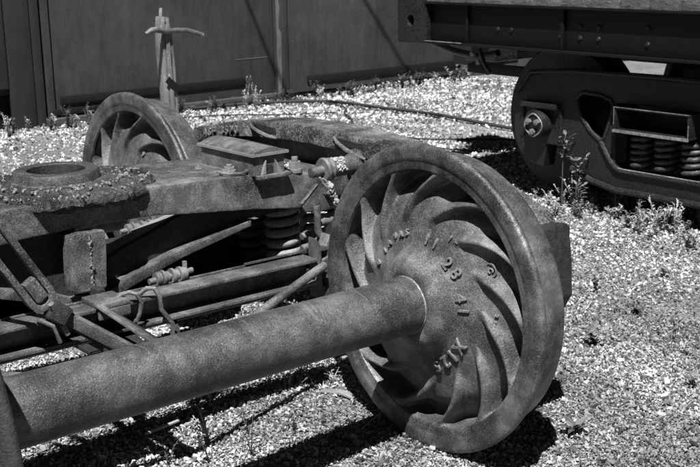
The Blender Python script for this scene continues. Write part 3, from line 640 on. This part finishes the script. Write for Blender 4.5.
# flat-sided loop: sweep a rectangle
vs = []; fs = []
for i, p_ in enumerate(pts):
    d_ = (pts[min(i+1, len(pts)-1)]-pts[max(i-1, 0)]).normalized(); s_ = d_.cross(Vector((0, 1, 0))).normalized()
    for a_, c_ in ((-1, -1), (1, -1), (1, 1), (-1, 1)): vs.append(p_+s_*a_*.009+Vector((0, 1, 0))*c_*.014)
for i in range(len(pts)-1):
    for k in range(4): fs.append((i*4+k, i*4+(k+1) % 4, i*4+4+(k+1) % 4, i*4+4+k))
fs += [(0,1,2,3), tuple(4*(len(pts)-1)+k for k in (3,2,1,0))]
o = b.add(vs, fs).build('clevis_loop', pitted, None, bevel=.004); adopt(pr_, o)
o = MB().bar(B-dd*.085, B-dd*.022, .036, .030, (0,1,0)).build('slot_block', pitted, None, bevel=.006); adopt(pr_, o)
E_ = Vector((-.745, .33, .385)); S_ = B+dd*.01
o = MB().bar(S_, S_+(E_-S_)*.22, .052, .05, (0,1,0)).build('fork_boss', darks, None, bevel=.01, seg=3); adopt(pr_, o)
o = MB().bar(S_+(E_-S_)*.20, E_, .034, .018, (.3,1,.4)).build('lever_bar', pitted, None, bevel=.003); adopt(pr_, o)
o = MB().bar(S_+(E_-S_)*.20+Vector((0,.02,-.02)), E_+Vector((0,.02,-.02)), .014, .016, (.3,1,.4)).build('lever_edge', darks, None, bevel=.002); adopt(pr_, o)  # dark strip along the lever, its shaded side put into the colour
o = MB().tube([B+Vector((.00, -.03, .01)), B+Vector((.02, -.02, -.03)), B+Vector((.045, -.015, -.085))], .008, 10).tube([B+Vector((-.03, -.02, -.03)), B+Vector((0, -.03, -.05)), B+Vector((.02, -.02, -.10))], .006, 10).build('cotter', steel); adopt(pr_, o)
rd = thing('pull_rod', 'flat pull rod running back below the crossbeam', 'rod', (-.72, .8, .28))
o = MB().bar((-.72, .34, .30), (-.72, 1.2, .30), .03, .012).bar((-.645, .36, .27), (-.645, 1.2, .27), .016, .016).build('rod_bar', darks, None, bevel=.002); adopt(rd, o)
# second (rear) beam and bolts beyond the crossbeam
br2 = thing('brake_beam', 'rear brake beam, dark bar seen under the crossbeam', 'brake beam', (-.69, 1.17, .41))
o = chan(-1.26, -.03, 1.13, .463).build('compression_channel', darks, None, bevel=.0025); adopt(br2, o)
boltset((-.225, 1.20, .483), .16, 'bolt_cluster', br2)
o = MB().bar((-.30, 1.12, .49), (-.13, 1.14, .52), .03, .012).tube([(-.02, 1.15, .47), (.06, 1.15, .50), (.10, 1.15, .47)], .016, 12).build('rear_hanger', steel); adopt(br2, o)
# low dark channel crossing between axle and beam at left
lc = thing('cross_channel', 'dark low channel crossing the ground between axle and brake beam', 'crossbeam', (-.9, .42, .25))
o = MB().box((-1.30, .42, .300), (-.72, .50, .312)).box((-1.30, .485, .215), (-.72, .50, .2995)).box((-1.30, .41, .205), (-.72, .50, .2145)).build('channel', darks, None, bevel=.002); adopt(lc, o)

# ------------------------------------------------------------------ steel shed / wall in the background
WY = 6.75
sh = thing('steel_shed', 'long dark sheet steel building with hung wall panels behind the gravel yard', 'shed', (4, WY, 0))
def P(name, lo, hi, m, parent=sh, bevel=.004, lab=None):
    o = MB().box(lo, hi).build(name, m, None, bevel=bevel); adopt(parent, o)
    if lab: o['label'] = lab
    return o
P('wall_panel', (2.06, WY, .02), (4.30, WY+.05, 2.7), panel, lab='wide panel left of the scraped corner')
P('wall_panel', (4.44, WY-.03, .035), (6.69, WY+.02, 2.7), panel, lab='wide panel right of the scraped corner')
P('corner_strip', (4.31, WY-.05, .05), (4.435, WY+.02, 2.7), panel)
e_ = MB().prism([(4.305, WY-.053, .05), (4.345, WY-.053, .05), (4.36, WY-.053, .62), (4.33, WY-.053, .66), (4.345, WY-.053, .86), (4.318, WY-.053, 1.0), (4.305, WY-.053, 1.0)], (0, .003, 0)).build('scraped_edge', edgem); adopt(sh, e_)
P('rubbing_rail', (2.10, WY-.016, .160), (3.96, WY-.001, .228), railm); P('rubbing_rail', (4.66, WY-.046, .115), (6.66, WY-.031, .185), railm)
P('rubbing_rail', (2.02, WY-.03, .075), (2.62, WY-.017, .125), railm)
P('wall_panel', (-1.5, WY+.02, .28), (1.86, WY+.06, 2.7), panel2); P('door_post', (1.885, WY-.03, 0), (1.955, WY+.04, 2.7), panel2); P('door_post', (1.98, WY-.02, 0), (2.045, WY+.04, 2.7), panel)
P('wall_panel', (1.50, WY-.01, .33), (1.66, WY+.019, 2.7), panel2); P('wall_panel', (1.67, WY-.02, .0), (1.875, WY+.018, 2.7), panel2)
P('sill_timber', (1.95, WY-.10, 0), (4.30, WY-.005, .055), woodl); P('footing', (-1.5, WY+.1, -.05), (6.6, WY+.5, .30), railm)
P('back_wall', (-1.6, WY+.6, -.05), (12, WY+.7, 3.0), railm)
P('bottom_gap_shade', (4.44, WY-.02, .0), (6.60, WY+.01, .034), railm)  # black strip standing in for the shaded gap below the panel
for i in range(9):
    b = bolt((6.62, WY-.092, .095+.04*(i % 2)), .009, .02, 'bolt', worn, 'y'); b.scale.y = -1
    if i > 1: bpy.data.objects.remove(b); continue
    adopt(sh, b)
o = MB().box((3.86, WY-.0035, .395), (4.24, WY-.001, .401)).build('scratch', edgem); adopt(sh, o)
# plank fence right of the shed
fe = thing('plank_fence', 'vertical plank fence between the shed and the flatcar', 'fence', (7.3, 6.6, 0))
x = 6.74
while x < 12.5:
    wd_ = random.uniform(.13, .24); dy = -.13*(x-6.7)
    o = MB().box((x, WY-.06+dy+random.uniform(-.01, .01), -.08), (x+wd_, WY-.02+dy, 2.3+random.uniform(-.05, .05))).build('plank', fencem, None, bevel=.004); adopt(fe, o); x += wd_+random.uniform(.006, .014)
o = MB().box((7.04, WY-.13, -.1), (7.10, WY-.12+.0, 2.3)).build('post', railm); adopt(fe, o)

# splintered post with bent crosspiece
po = thing('splintered_post', 'split weathered wooden post with a bent pipe through it', 'post', (1.82, 4.5, 0))
def slab(x0, x1, y0, y1, zt, seed):
    random.seed(seed); b = MB(); n = 12; vs = []; fs = []
    for i in range(n+1):
        z = -.05+(zt+.05)*i/n; tp_ = 1-.5*max(0, i/n-.9)/.1; j = [random.uniform(-.004, .004) for _ in range(4)]
        lean = -.035*z+.03
        x0_, x1_ = x0*.62*tp_, x1*.62*tp_; vs += [(lean+x0_+j[0]*.6, y0+j[1], z), (lean+x1_+j[1]*.6, y0+j[2], z), (lean+x1_+j[2]*.6, y1+j[3], z), (lean+x0_+j[3]*.6, y1+j[0], z)]
    for i in range(n):
        for k in range(4): fs.append((i*4+k, i*4+(k+1) % 4, i*4+4+(k+1) % 4, i*4+4+k))
    fs += [(0,1,2,3), tuple(4*n+k for k in (3,2,1,0))]
    return b.add(vs, fs)
for i, (a0, a1, c0, c1, zt) in enumerate([(-.065, -.034, -.05, .05, .98), (-.032, .008, -.062, .05, .93), (.010, .058, -.05, .05, .975), (-.055, -.035, -.03, .0, 1.035), (-.02, 0, -.01, .03, 1.0), (.055, .068, -.03, .04, .92)]):
    o = slab(a0, a1, c0, c1, zt, i).build('split_stave', woodg, None, bevel=.003); o.location = (1.82, 4.5, 0); adopt(po, o)
random.seed(21)
o = MB().tube([(1.635, 4.41, .880), (1.68, 4.41, .900), (1.73, 4.42, .903), (1.80, 4.43, .886), (1.88, 4.44, .888), (1.96, 4.44, .882), (2.03, 4.44, .862), (2.085, 4.44, .842)], [.012, .019, .021, .018, .018, .019, .018, .017], 14).build('bent_pipe', steel); adopt(po, o)
o = MB().box((-.055, -.07, 0), (.055, -.064, .045), Matrix.Translation((1.815, 4.5, .52)) @ Matrix.Rotation(radians(42), 4, 'Y')).build('strap', railm); adopt(po, o)
# overhead wires above the yard
h_ = 5.0
def wire(P0, slopex, lb):
    # passes above the wall so that its shadow runs through P0
    q = Vector((P0[0]-.4*h_, WY-.4*h_, P0[2]+h_)); v = Vector((slopex, 1, 0))
    o = MB().tube([q-v*2.2, q+v*1.9], .017, 8).build('overhead_wire', rope); tag(o, lb, 'wire')
wire((4.242, WY, .056), 0.0, 'overhead wire above the yard casting the shadow left of the scraped corner')
wire((5.757, WY, .171), -.8, 'overhead wire above the yard casting the shadow right of the scraped corner')
# hoses on the gravel
def hose(pts, r, lb):
    P_ = [Vector(p) for p in pts]; out = []
    for i in range(len(P_)-1):
        for f in range(6):
            t = f/6; a = P_[max(i-1, 0)]; b = P_[i]; c = P_[i+1]; d = P_[min(i+2, len(P_)-1)]
            out.append(.5*((2*b)+(-a+c)*t+(2*a-5*b+4*c-d)*t*t+(-a+3*b-3*c+d)*t**3))
    out.append(P_[-1]); out = [Vector((v.x, v.y, float(gz(v.x, v.y))+r+.008)) for v in out]
    o = MB().tube(out, r, 8).build('cable', rope); tag(o, lb, 'cable', 'cables lying on the gravel')
hose([(3.3, 6.62, 0), (3.9, 6.5, 0), (4.404, 6.035, 0), (4.46, 5.134, 0), (4.416, 4.357, 0), (4.422, 3.762, 0), (4.5, 3.0, 0)], .014, 'thick dark cable running from the shed towards the flatcar')
hose([(4.35, 6.05, 0), (4.29, 5.676, 0), (4.02, 5.35, 0), (3.81, 4.99, 0), (3.66, 4.80, 0)], .008, 'thin cable looping off below the thick one')
hose([(3.3, 4.55, 0), (3.515, 4.353, 0), (3.599, 3.941, 0), (3.80, 3.72, 0), (4.109, 3.42, 0), (4.3, 3.2, 0)], .006, 'thin cable just above the front wheel top')
hose([(3.1, 4.4, 0), (3.3, 4.1, 0), (3.35, 3.75, 0), (3.5, 3.4, 0)], .005, 'thinnest cable closest behind the front wheel')
hose([(2.6, 6.3, 0), (3.3, 6.0, 0), (3.6, 5.7, 0), (4.0, 5.45, 0)], .006, 'thin cable in front of the left shed panel')

# ------------------------------------------------------------------ flatcar on the neighbouring track
XS = 2.56; Y0 = 3.0; Y1 = -9.0
fc = thing('flatcar', 'black railway flatcar with plank deck standing on the right', 'railway car', (3.7, -3, .84))
def Q(name, lo, hi, m=blackp, bevel=.004, par=fc): o = MB().box(lo, hi).build(name, m, None, bevel=bevel); adopt(par, o); return o
Q('side_sill', (XS+.03, Y1, .862), (XS+.05, Y0-.25, 1.075)); Q('sill_flange', (XS-.02, Y1, .850), (XS+.06, Y0-.25, .862)); Q('sill_flange', (XS-.02, Y1, 1.076), (XS+.12, Y0-.25, 1.088))
b = MB(); hx = [(XS, 2.885+.03*cos(t), .975+.032*sin(t)) for t in np.linspace(0, 2*pi, 17)[:-1]]
b.prism([(XS, Y0, .84), (XS, Y0, 1.16), (XS, Y0-.245, 1.16), (XS, Y0-.245, .845)], (.03, 0, 0), holes=[hx]); o = b.build('corner_plate', blackr, None, bevel=.004); adopt(fc, o)
Q('end_sill', (XS+.031, Y0-.03, .84), (4.9, Y0-.001, 1.15)); Q('corner_web', (XS-.012, Y0-.262, .85), (XS+.03, Y0-.2495, 1.1), blackr)
e_ = Q('scuffed_edge', (XS-.0225, Y0-.56, .862), (XS-.0195, Y0-.26, .867), worn, .0005)
for y_ in (2.42, 1.72, .6): Q('stake_rib', (XS+.012, y_, .863), (XS+.029, y_+.02, 1.075), blackp)
for k, (yy, zz) in enumerate([(1.62, .99), (1.50, .99), (1.62, .93), (1.50, .93), (2.2, .95), (2.1, .95), (1.2, 1.0), (1.2, .92), (1.75, 1.0), (1.75, .93)]):
    o = MB().lathe([(0, .014), (-.008, .011), (-.011, 0)], (XS+.0295, yy, zz), 'x', 10).build('rivet', blackr); adopt(fc, o)
y = Y0-.25
while y > Y1:
    wd_ = random.uniform(.15, .20)
    o = MB().box((XS-.005+random.uniform(-.012, .012), y-wd_, 1.089), (4.95, y-.006, 1.150+random.uniform(-.006, .006))).build('deck_plank', deckm, None, bevel=.003); adopt(fc, o); y -= wd_
Q('side_sill', (4.85, Y1, .85), (4.9, Y0-.04, 1.075)); Q('center_sill', (3.50, Y1, .72), (3.95, Y0-.1, 1.06)); Q('body_bolster', (XS+.06, .95, .88), (4.84, 1.35, 1.06))
for y_ in (-1, -3, -5): Q('cross_bearer', (XS+.06, y_, .80), (4.84, y_+.15, 1.06))
Q('brake_pipe', (3.1, Y0-1.2, .62), (3.16, Y0-.05, .68)); Q('side_bearing_arm', (2.95, 1.0, .77), (3.3, 1.3, .8795))
# truck under the flatcar
ft_ = thing('freight_truck', 'black sprung railway truck under the flatcar', 'railway truck', (3.7, 1.15, 0))
outr = [(-1.02, .36), (-1.02, .56), (-.99, .65), (-.92, .70), (-.70, .735), (-.35, .740), (.35, .740), (.70, .735), (.92, .70), (.99, .65), (1.02, .56), (1.02, .36), (.98, .28), (.90, .22), (.80, .20), (.78, .33), (.64, .33), (.60, .24), (.50, .205), (.40, .168), (.28, .158), (-.28, .158), (-.40, .168), (-.50, .205), (-.60, .24), (-.64, .33), (-.78, .33), (-.80, .20), (-.90, .22), (-.98, .28)]
tr = [(.575, .595), (.555, .625), (.53, .637), (.42, .635), (.35, .615), (.325, .575), (.375, .425), (.390, .395), (.41, .392), (.48, .44), (.555, .53)]
wi = [(-.31, .28), (-.27, .258), (.27, .258), (.31, .28), (.31, .60), (-.31, .60)]
trb = [(-a, c) for a, c in tr]
def car_frame(x0, x1):
    b = MB(); b.prism([(x0, 1.15+y_, z) for y_, z in outr], (x1-x0, 0, 0), holes=[[(x0, 1.15+y_, z) for y_, z in h] for h in (tr, wi, trb)])
    o = b.build('side_frame', blackr, None, bevel=.012, seg=3); return o
f1 = car_frame(2.70, 2.80); adopt(ft_, f1)
def rimloop(pts, x, r, nm, m, closed=True):
    o = MB().tube([(x, 1.15+y_, z) for y_, z in pts], r, 8, closed=closed).build(nm, m); adopt(ft_, o); return o
rimloop([(a, c) for a, c in tr], 2.702, .012, 'window_rim', blackr); rimloop([(a, c) for a, c in trb], 2.702, .012, 'window_rim', blackr)
rimloop([(.40, .390), (.34, .30), (.30, .262), (.26, .248), (-.26, .248), (-.30, .262), (-.34, .30)], 2.695, .014, 'window_rim', blackr, False)
rimloop([(1.0, .60), (.9, .72), (.6, .745), (0, .752), (-.6, .745), (-.9, .72), (-1.0, .60)], 2.70, .014, 'top_rim', blackr, False)
rimloop([(.60, .22), (.45, .17), (.30, .145), (-.30, .145), (-.45, .17), (-.60, .22)], 2.70, .018, 'bottom_rim', blackr, False)
for pts_ in ([(.375, .365), (.33, .295), (.30, .268), (.25, .262)], [(.25, .262), (-.26, .262)]):
    o = MB().tube([(2.6925, 1.15+a, c) for a, c in pts_], .0035, 6).build('worn_casting_glint', worn); adopt(ft_, o)  # worn lower edge in pale steel, its sunlit glint put into the colour
f2 = car_frame(4.66, 4.76); adopt(ft_, f2)
o = MB().box((2.64, .975, .465), (4.8, 1.43, .478)).box((2.64, .975, .580), (4.8, 1.43, .592)).box((2.64, 1.418, .4785), (4.8, 1.43, .5795)).box((2.64, .975, .4785), (4.8, .987, .5795)).box((2.80, .988, .4785), (2.81, 1.417, .5795)).build('bolster', blackr, None, bevel=.003); adopt(ft_, o)
o = MB().bar((2.637, .975, .469), (2.637, 1.43, .469), .008, .014).bar((2.638, .975, .590), (2.638, 1.43, .590), .003, .003).bar((2.638, .978, .47), (2.638, .978, .54), .003, .003, (0,1,0)).bar((2.638, 1.427, .50), (2.638, 1.427, .59), .003, .003, (0,1,0)).build('worn_bolster_edge', worn); adopt(ft_, o)
springm = mat_iron('glossy_spring', .03, .09, rough=.22, bump=.3)
for (x, y_) in ((2.76, 1.33), (2.76, 1.18), (2.76, 1.02), (2.90, 1.33), (2.90, 1.18), (2.90, 1.02)):
    o = coil(0, 0, 0, .20, .052, .0125, 5.2, n=10).build('coil_spring', springm); o.location = (x, y_, .262); adopt(ft_, o)
def tank_wheel(yc):
    for xx, fl in ((2.90, 1), (4.41, -1)):
        b = MB(); pr2 = [(0, .07), (0, .40), (.02, .415), (.10, .420), (.105, .445), (.13, .445), (.135, .40), (.12, .37), (.08, .33), (.07, .16), (.05, .12), (.05, .07)]
        if fl < 0: pr2 = [(.135-a, r) for a, r in pr2]
        b.lathe(pr2, (xx, yc, .4445), 'x', 64); o = b.build('wheel', blackr); adopt(ft_, o)
    o = MB().tube([(2.66, yc, .4445), (4.8, yc, .4445)], .075, 24).build('axle', blackr); adopt(ft_, o)
for yc in (1.985, .318): tank_wheel(yc)
for yc in (1.965, .335):
    root_c = MB().lathe([(2.70, .075), (2.66, .075), (2.635, .068), (2.632, .0)], (0, yc, .44), 'x', 28).build('bearing_cap', blackr); adopt(ft_, root_c)
    for k in range(3):
        t = 2*pi*k/3+.5; o = MB().lathe([(2.632, .017), (2.612, .0165), (2.608, .0)], (0, yc+.036*cos(t), .44+.036*sin(t)), 'x', 8).build('cap_bolt', worn); adopt(ft_, o)
    o = MB().tube([(2.630, yc+.058*cos(t)+.006*cos(3*t), .44+.062*sin(t)) for t in np.linspace(0, 2*pi, 25)[:-1]], .0045, 8, closed=True).build('locking_plate', worn); adopt(ft_, o)
    o = MB().box((2.66, yc-.13, .53), (2.79, yc+.13, .56)).box((2.69, yc-.15, .36), (2.80, yc-.125, .53)).box((2.69, yc+.125, .36), (2.80, yc+.15, .53)).build('bearing_adapter', blackr, None, bevel=.006); adopt(ft_, o)
# coupler bits and chain under the car end
cp = MB().box((3.35, Y0-.05, .66), (3.95, Y0+.25, .80)).box((3.5, Y0+.2, .60), (3.85, Y0+.5, .84)).build('coupler', blackr, None, bevel=.02); adopt(fc, cp)
o = MB().tube([(2.75, 2.9, .835), (2.75, 2.7, .79), (2.75, 2.5, .77), (2.75, 2.35, .80)], .02, 10).tube([(2.70, 2.45, .82), (2.69, 2.40, .74), (2.70, 2.36, .69)], .012, 10).build('uncoupling_lever', blackr); adopt(fc, o)
for zz in (.745, .79):
    o = MB().lathe([(0, .014), (-.02, .014), (-.02, 0)], (2.70, 2.45+(zz-.745), zz), 'x', 8).build('bolt_head', worn); adopt(fc, o)

# ------------------------------------------------------------------ plants and debris
def leafq(c, d, L_, W, curl=.15):
    """pointed leaf with a fold, from c along d"""
    c = Vector(c); d = Vector(d).normalized(); s_ = d.cross(Vector((0, 0, 1)))
    s_ = s_.normalized() if s_.length > .01 else Vector((1, 0, 0)); n_ = s_.cross(d).normalized()
    P0 = c; P1 = c+d*L_*.35+s_*W/2+n_*curl*L_*.30; P2 = c+d*L_*.75+s_*W*.33+n_*curl*L_*.2; P3 = c+d*L_-n_*curl*L_*.5; P4 = c+d*L_*.75-s_*W*.33+n_*curl*L_*.2; P5 = c+d*L_*.35-s_*W/2+n_*curl*L_*.30; P6 = c+d*L_*.5+n_*curl*L_*.12
    return [P0, P1, P2, P3, P4, P5, P6], [(0,1,6), (1,2,6), (2,3,6), (3,4,6), (4,5,6), (5,0,6)]
def weed(x, y, h, nst, ll, m, label, group=None, spread=.5, z=None, name='weed'):
    b = MB(); b.sharp = 180; z0 = float(gz(x, y)) if z is None else z
    for i in range(nst):
        a = random.uniform(0, 2*pi); l_ = random.uniform(.05, spread); hh = h*random.uniform(.55, 1)
        pts = [(0, 0, -.005), (cos(a)*l_*hh*.3, sin(a)*l_*hh*.3, hh*.5), (cos(a)*l_*hh, sin(a)*l_*hh, hh)]
        b.tube(pts, [.0022, .0016, .0008], 4)
        nl = max(5, int(hh/.008))
        for k in range(nl):
            f = (k+.5)/nl; p = Vector(pts[0]).lerp(Vector(pts[1]), f*2) if f < .5 else Vector(pts[1]).lerp(Vector(pts[2]), f*2-1)
            q = random.uniform(0, 2*pi); v, f_ = leafq(p, (cos(q), sin(q), random.uniform(-.1, .8)), ll*random.uniform(.5, 1.1), ll*.42*random.uniform(.6, 1.1)); b.add(v, f_)
    o = b.build(name, m); o.location = (x, y, z0); tag(o, label, 'weed', group); return o
# big-leaved sprout by the front wheel
sp_ = thing('broadleaf_sprout', 'low broad-leaved sprout in the gravel right of the front wheel', 'plant', (.37, -.25, float(gz(.37, -.25))))
for ang, el, L_, W, mm in ((-20, .75, .060, .026, leaf), (150, .35, .055, .024, leafd), (250, .9, .045, .022, leafd), (75, .6, .055, .020, leafd), (200, .1, .045, .018, leafd), (300, .3, .045, .020, leafd), (20, .3, .04, .018, leafd), (110, .9, .035, .016, leaf)):
    v, f_ = leafq((0, 0, .015), (cos(radians(ang)), sin(radians(ang)), el), L_, W); b = MB(); b.sharp = 180; o = b.add(v, f_).build('leaf', mm, sp_)
MB().tube([(0, 0, -.005), (0, 0, .02)], .003, 5).build('stem', leaf, sp_)
weed(1.58, .66, .085, 4, .03, leaf, 'taller leafy sprig alone in the open gravel, beyond the small tuft', 'weeds', .5)
weed(2.0, .62, .05, 6, .03, leaf, 'low tuft far right in the open gravel', 'weeds', .9)
weed(.62, .10, .05, 5, .03, leafd, 'dark tuft at the shadow corner beside the wheel rim', 'weeds', .9)
weed(1.05, .24, .06, 7, .036, leaf, 'small green tuft alone in the open gravel right of the wheel', 'weeds', .9)
weed(.07, .66, .10, 3, .022, leafb, 'pale sprig under the axle, left of the wheel', 'weeds')
weed(-.03, .62, .07, 4, .02, leafb, 'low pale sprig under the middle of the axle', 'weeds')
for (x, y, h) in ((-.52, .34, .13), (-.40, .30, .12), (-.33, .42, .10), (-.62, .40, .10), (-.22, .34, .08)): weed(x, y, h, 2, .014, leafd, 'thin dark weed in the gravel below the axle', 'weeds below the axle')
for i, (x, y) in enumerate(((.9, .9), (1.3, 1.1), (1.7, .2), (2.1, .95), (.75, .55), (1.2, -.05), (1.9, 1.2), (1.45, .35), (2.4, .7), (.95, -.25), (1.1, .62), (.7, -.45), (2.0, .1), (1.6, 1.25))):
    weed(x, y, random.uniform(.02, .055), random.randint(3, 7), random.uniform(.014, .028), (leaf, leafd, leafb)[i % 3], '%s seedling in the open gravel %s' % (('dull small', 'dark small', 'pale small', 'dull spreading', 'dark spreading', 'pale spreading')[i % 6], 'nearer the big wheel' if x < 1.15 else 'midway to the flatcar' if y > .5 else 'towards the right edge'), 'seedlings in the open gravel', .9)
# dry stalks at the foot of the wheel
gs = thing('dry_stalks', 'crossed dry grass stalks at the foot of the front wheel', 'grass', (.06, .16, 0))
for a, c, e in (((-.02, .12, .0), (.03, .12, .09), (.065, .10, .21)), ((-.12, .10, .0), (.03, .09, .07), (.16, .05, .12)), ((-.02, .06, .03), (.06, .04, .045), (.10, .02, .05))):
    o = MB().tube([a, c, e], [.0016, .0015, .0006], 5).build('stalk', dry); o.location = (.03, .02, 0); o.parent = gs; o.location = (-.03, -.06, 0)
# wood scrap and twigs under the axle
def stickm(pts, w_, h_, lb, m=dry):
    b = MB()
    for a, c in zip(pts[:-1], pts[1:]): b.bar(a, c, w_, h_)
    tag(b.build('stick', m, None, bevel=.001), lb, 'stick')
stickm([(-.60, .56, .03), (-.48, .57, .035)], .010, .006, 'short pale stick lying under the brake beam')
stickm([(.03, .52, .012), (.055, .45, .02), (.07, .40, .012)], .030, .006, 'flat splintered wood scrap in the gravel left of the wheel', woodg)
stickm([(.05, .72, .015), (-.02, .66, .03), (-.06, .60, .012)], .005, .005, 'thin twig under the middle of the axle')
stickm([(-.75, .50, .25), (-.55, .56, .245), (-.50, .60, .20)], .012, .008, 'loose bar end hanging below the brake beam', darks)
for (x, y, h, lf) in ((-.498, .43, .10, leafb), (-.07, .68, .07, leafb), (.07, .70, .08, leafb), (-.155, .75, .06, leafb), (-.43, .50, .08, leafb), (.00, .60, .05, leaf), (.10, .55, .05, leafb)):
    weed(x, y, h, 5, .018, lf, '%s weed in the lattice of shadows under the axle, %s' % ('pale' if lf is leafb else 'dull', 'left of its middle' if x < -.3 else 'right by the wheel' if x > .02 else 'near its right end'), 'weeds below the axle', .9)

# weeds by the freight truck
for i in range(125):
    y = random.uniform(.75, 1.95) if i % 3 else random.uniform(.7, 2.7); x = 2.66+random.uniform(-.22, .32)
    weed(x, y, random.uniform(.03, .11)+(.09 if i % 5 == 0 else 0), random.randint(4, 9), .024, leafb if random.random() < .7 else leaf, '%s weed in the gravel %s' % (random.choice(['pale leafy', 'low bushy', 'upright']), 'below the nearer truck springs' if y < 1.3 else 'below the triangular truck opening' if y < 1.75 else 'below the bearing end of the truck' if y < 2.15 else 'past the end of the flatcar wheel'), 'weeds along the freight truck', .5)
for i, (x, y, z, h) in enumerate(((2.62, 1.74, .30, .12), (2.64, 1.66, .20, .12), (2.62, 1.62, .05, .14))):
    weed(x, y, h, 3, .05, leaf, ['broad-leaved climbing weed highest against the truck frame', 'broad-leaved weed just below the climbing one on the truck', 'broad-leaved weed lowest of those against the truck frame'][i], None, .5, z=z, name='climbing_weed')
    MB().tube([(x, y, 0), (x, y, z+.01)], .003, 5).build('stem', leafd)
for o in [o for o in bpy.data.objects if o.name.startswith('stem') and o.parent is None]:
    cw = min([c for c in bpy.data.objects if c.name.startswith('climbing_weed')], key=lambda c: abs(c.location.y-o.data.vertices[0].co.y)+abs(c.location.x-o.data.vertices[0].co.x)); adopt(cw, o)
# weeds along the shed
random.seed(5)
for i in range(110):
    x = random.uniform(1.2, 6.7); y = WY-.20-abs(random.gauss(0, .08))
    weed(x, y, random.uniform(.04, .17)*(1.3 if x < 2.3 else 1), random.randint(3, 8), .030, leafb if random.random() < .35 else leafd, '%s weed at the foot of the shed %s' % (random.choice(['small', 'bushy', 'sparse']), 'by the dark door posts' if x < 2.1 else 'under the left rubbing rail' if x < 3.9 else 'in front of the scraped corner' if x < 4.65 else 'under the right rubbing rail'), 'weeds along the shed wall', .5)
for i, (x, y, h) in enumerate(((3.6, 6.2, .34), (3.75, 6.3, .26))): weed(x, y, h, 3, .02, leafb, ['tall sparse weed in front of the left shed panel', 'shorter sparse weed right beside the tall one before the left shed panel'][i], None, .25)
for i in range(16):
    weed(random.uniform(6.3, 8.2), 6.1-random.uniform(0, .5), random.uniform(.06, .22), 6, .030, leafb, 'pale weed at the foot of the plank fence', 'weeds along the plank fence', .4)
for i in range(20):
    weed(random.uniform(2.9, 4.2), random.uniform(2.3, 3.5), random.uniform(.02, .06), 3, .016, leafb if i % 3 == 0 else leafd, 'low weed in the shade of the flatcar end', 'weeds in the flatcar shade', .8)
scene.cycles.max_bounces = 6; scene.cycles.diffuse_bounces = 1
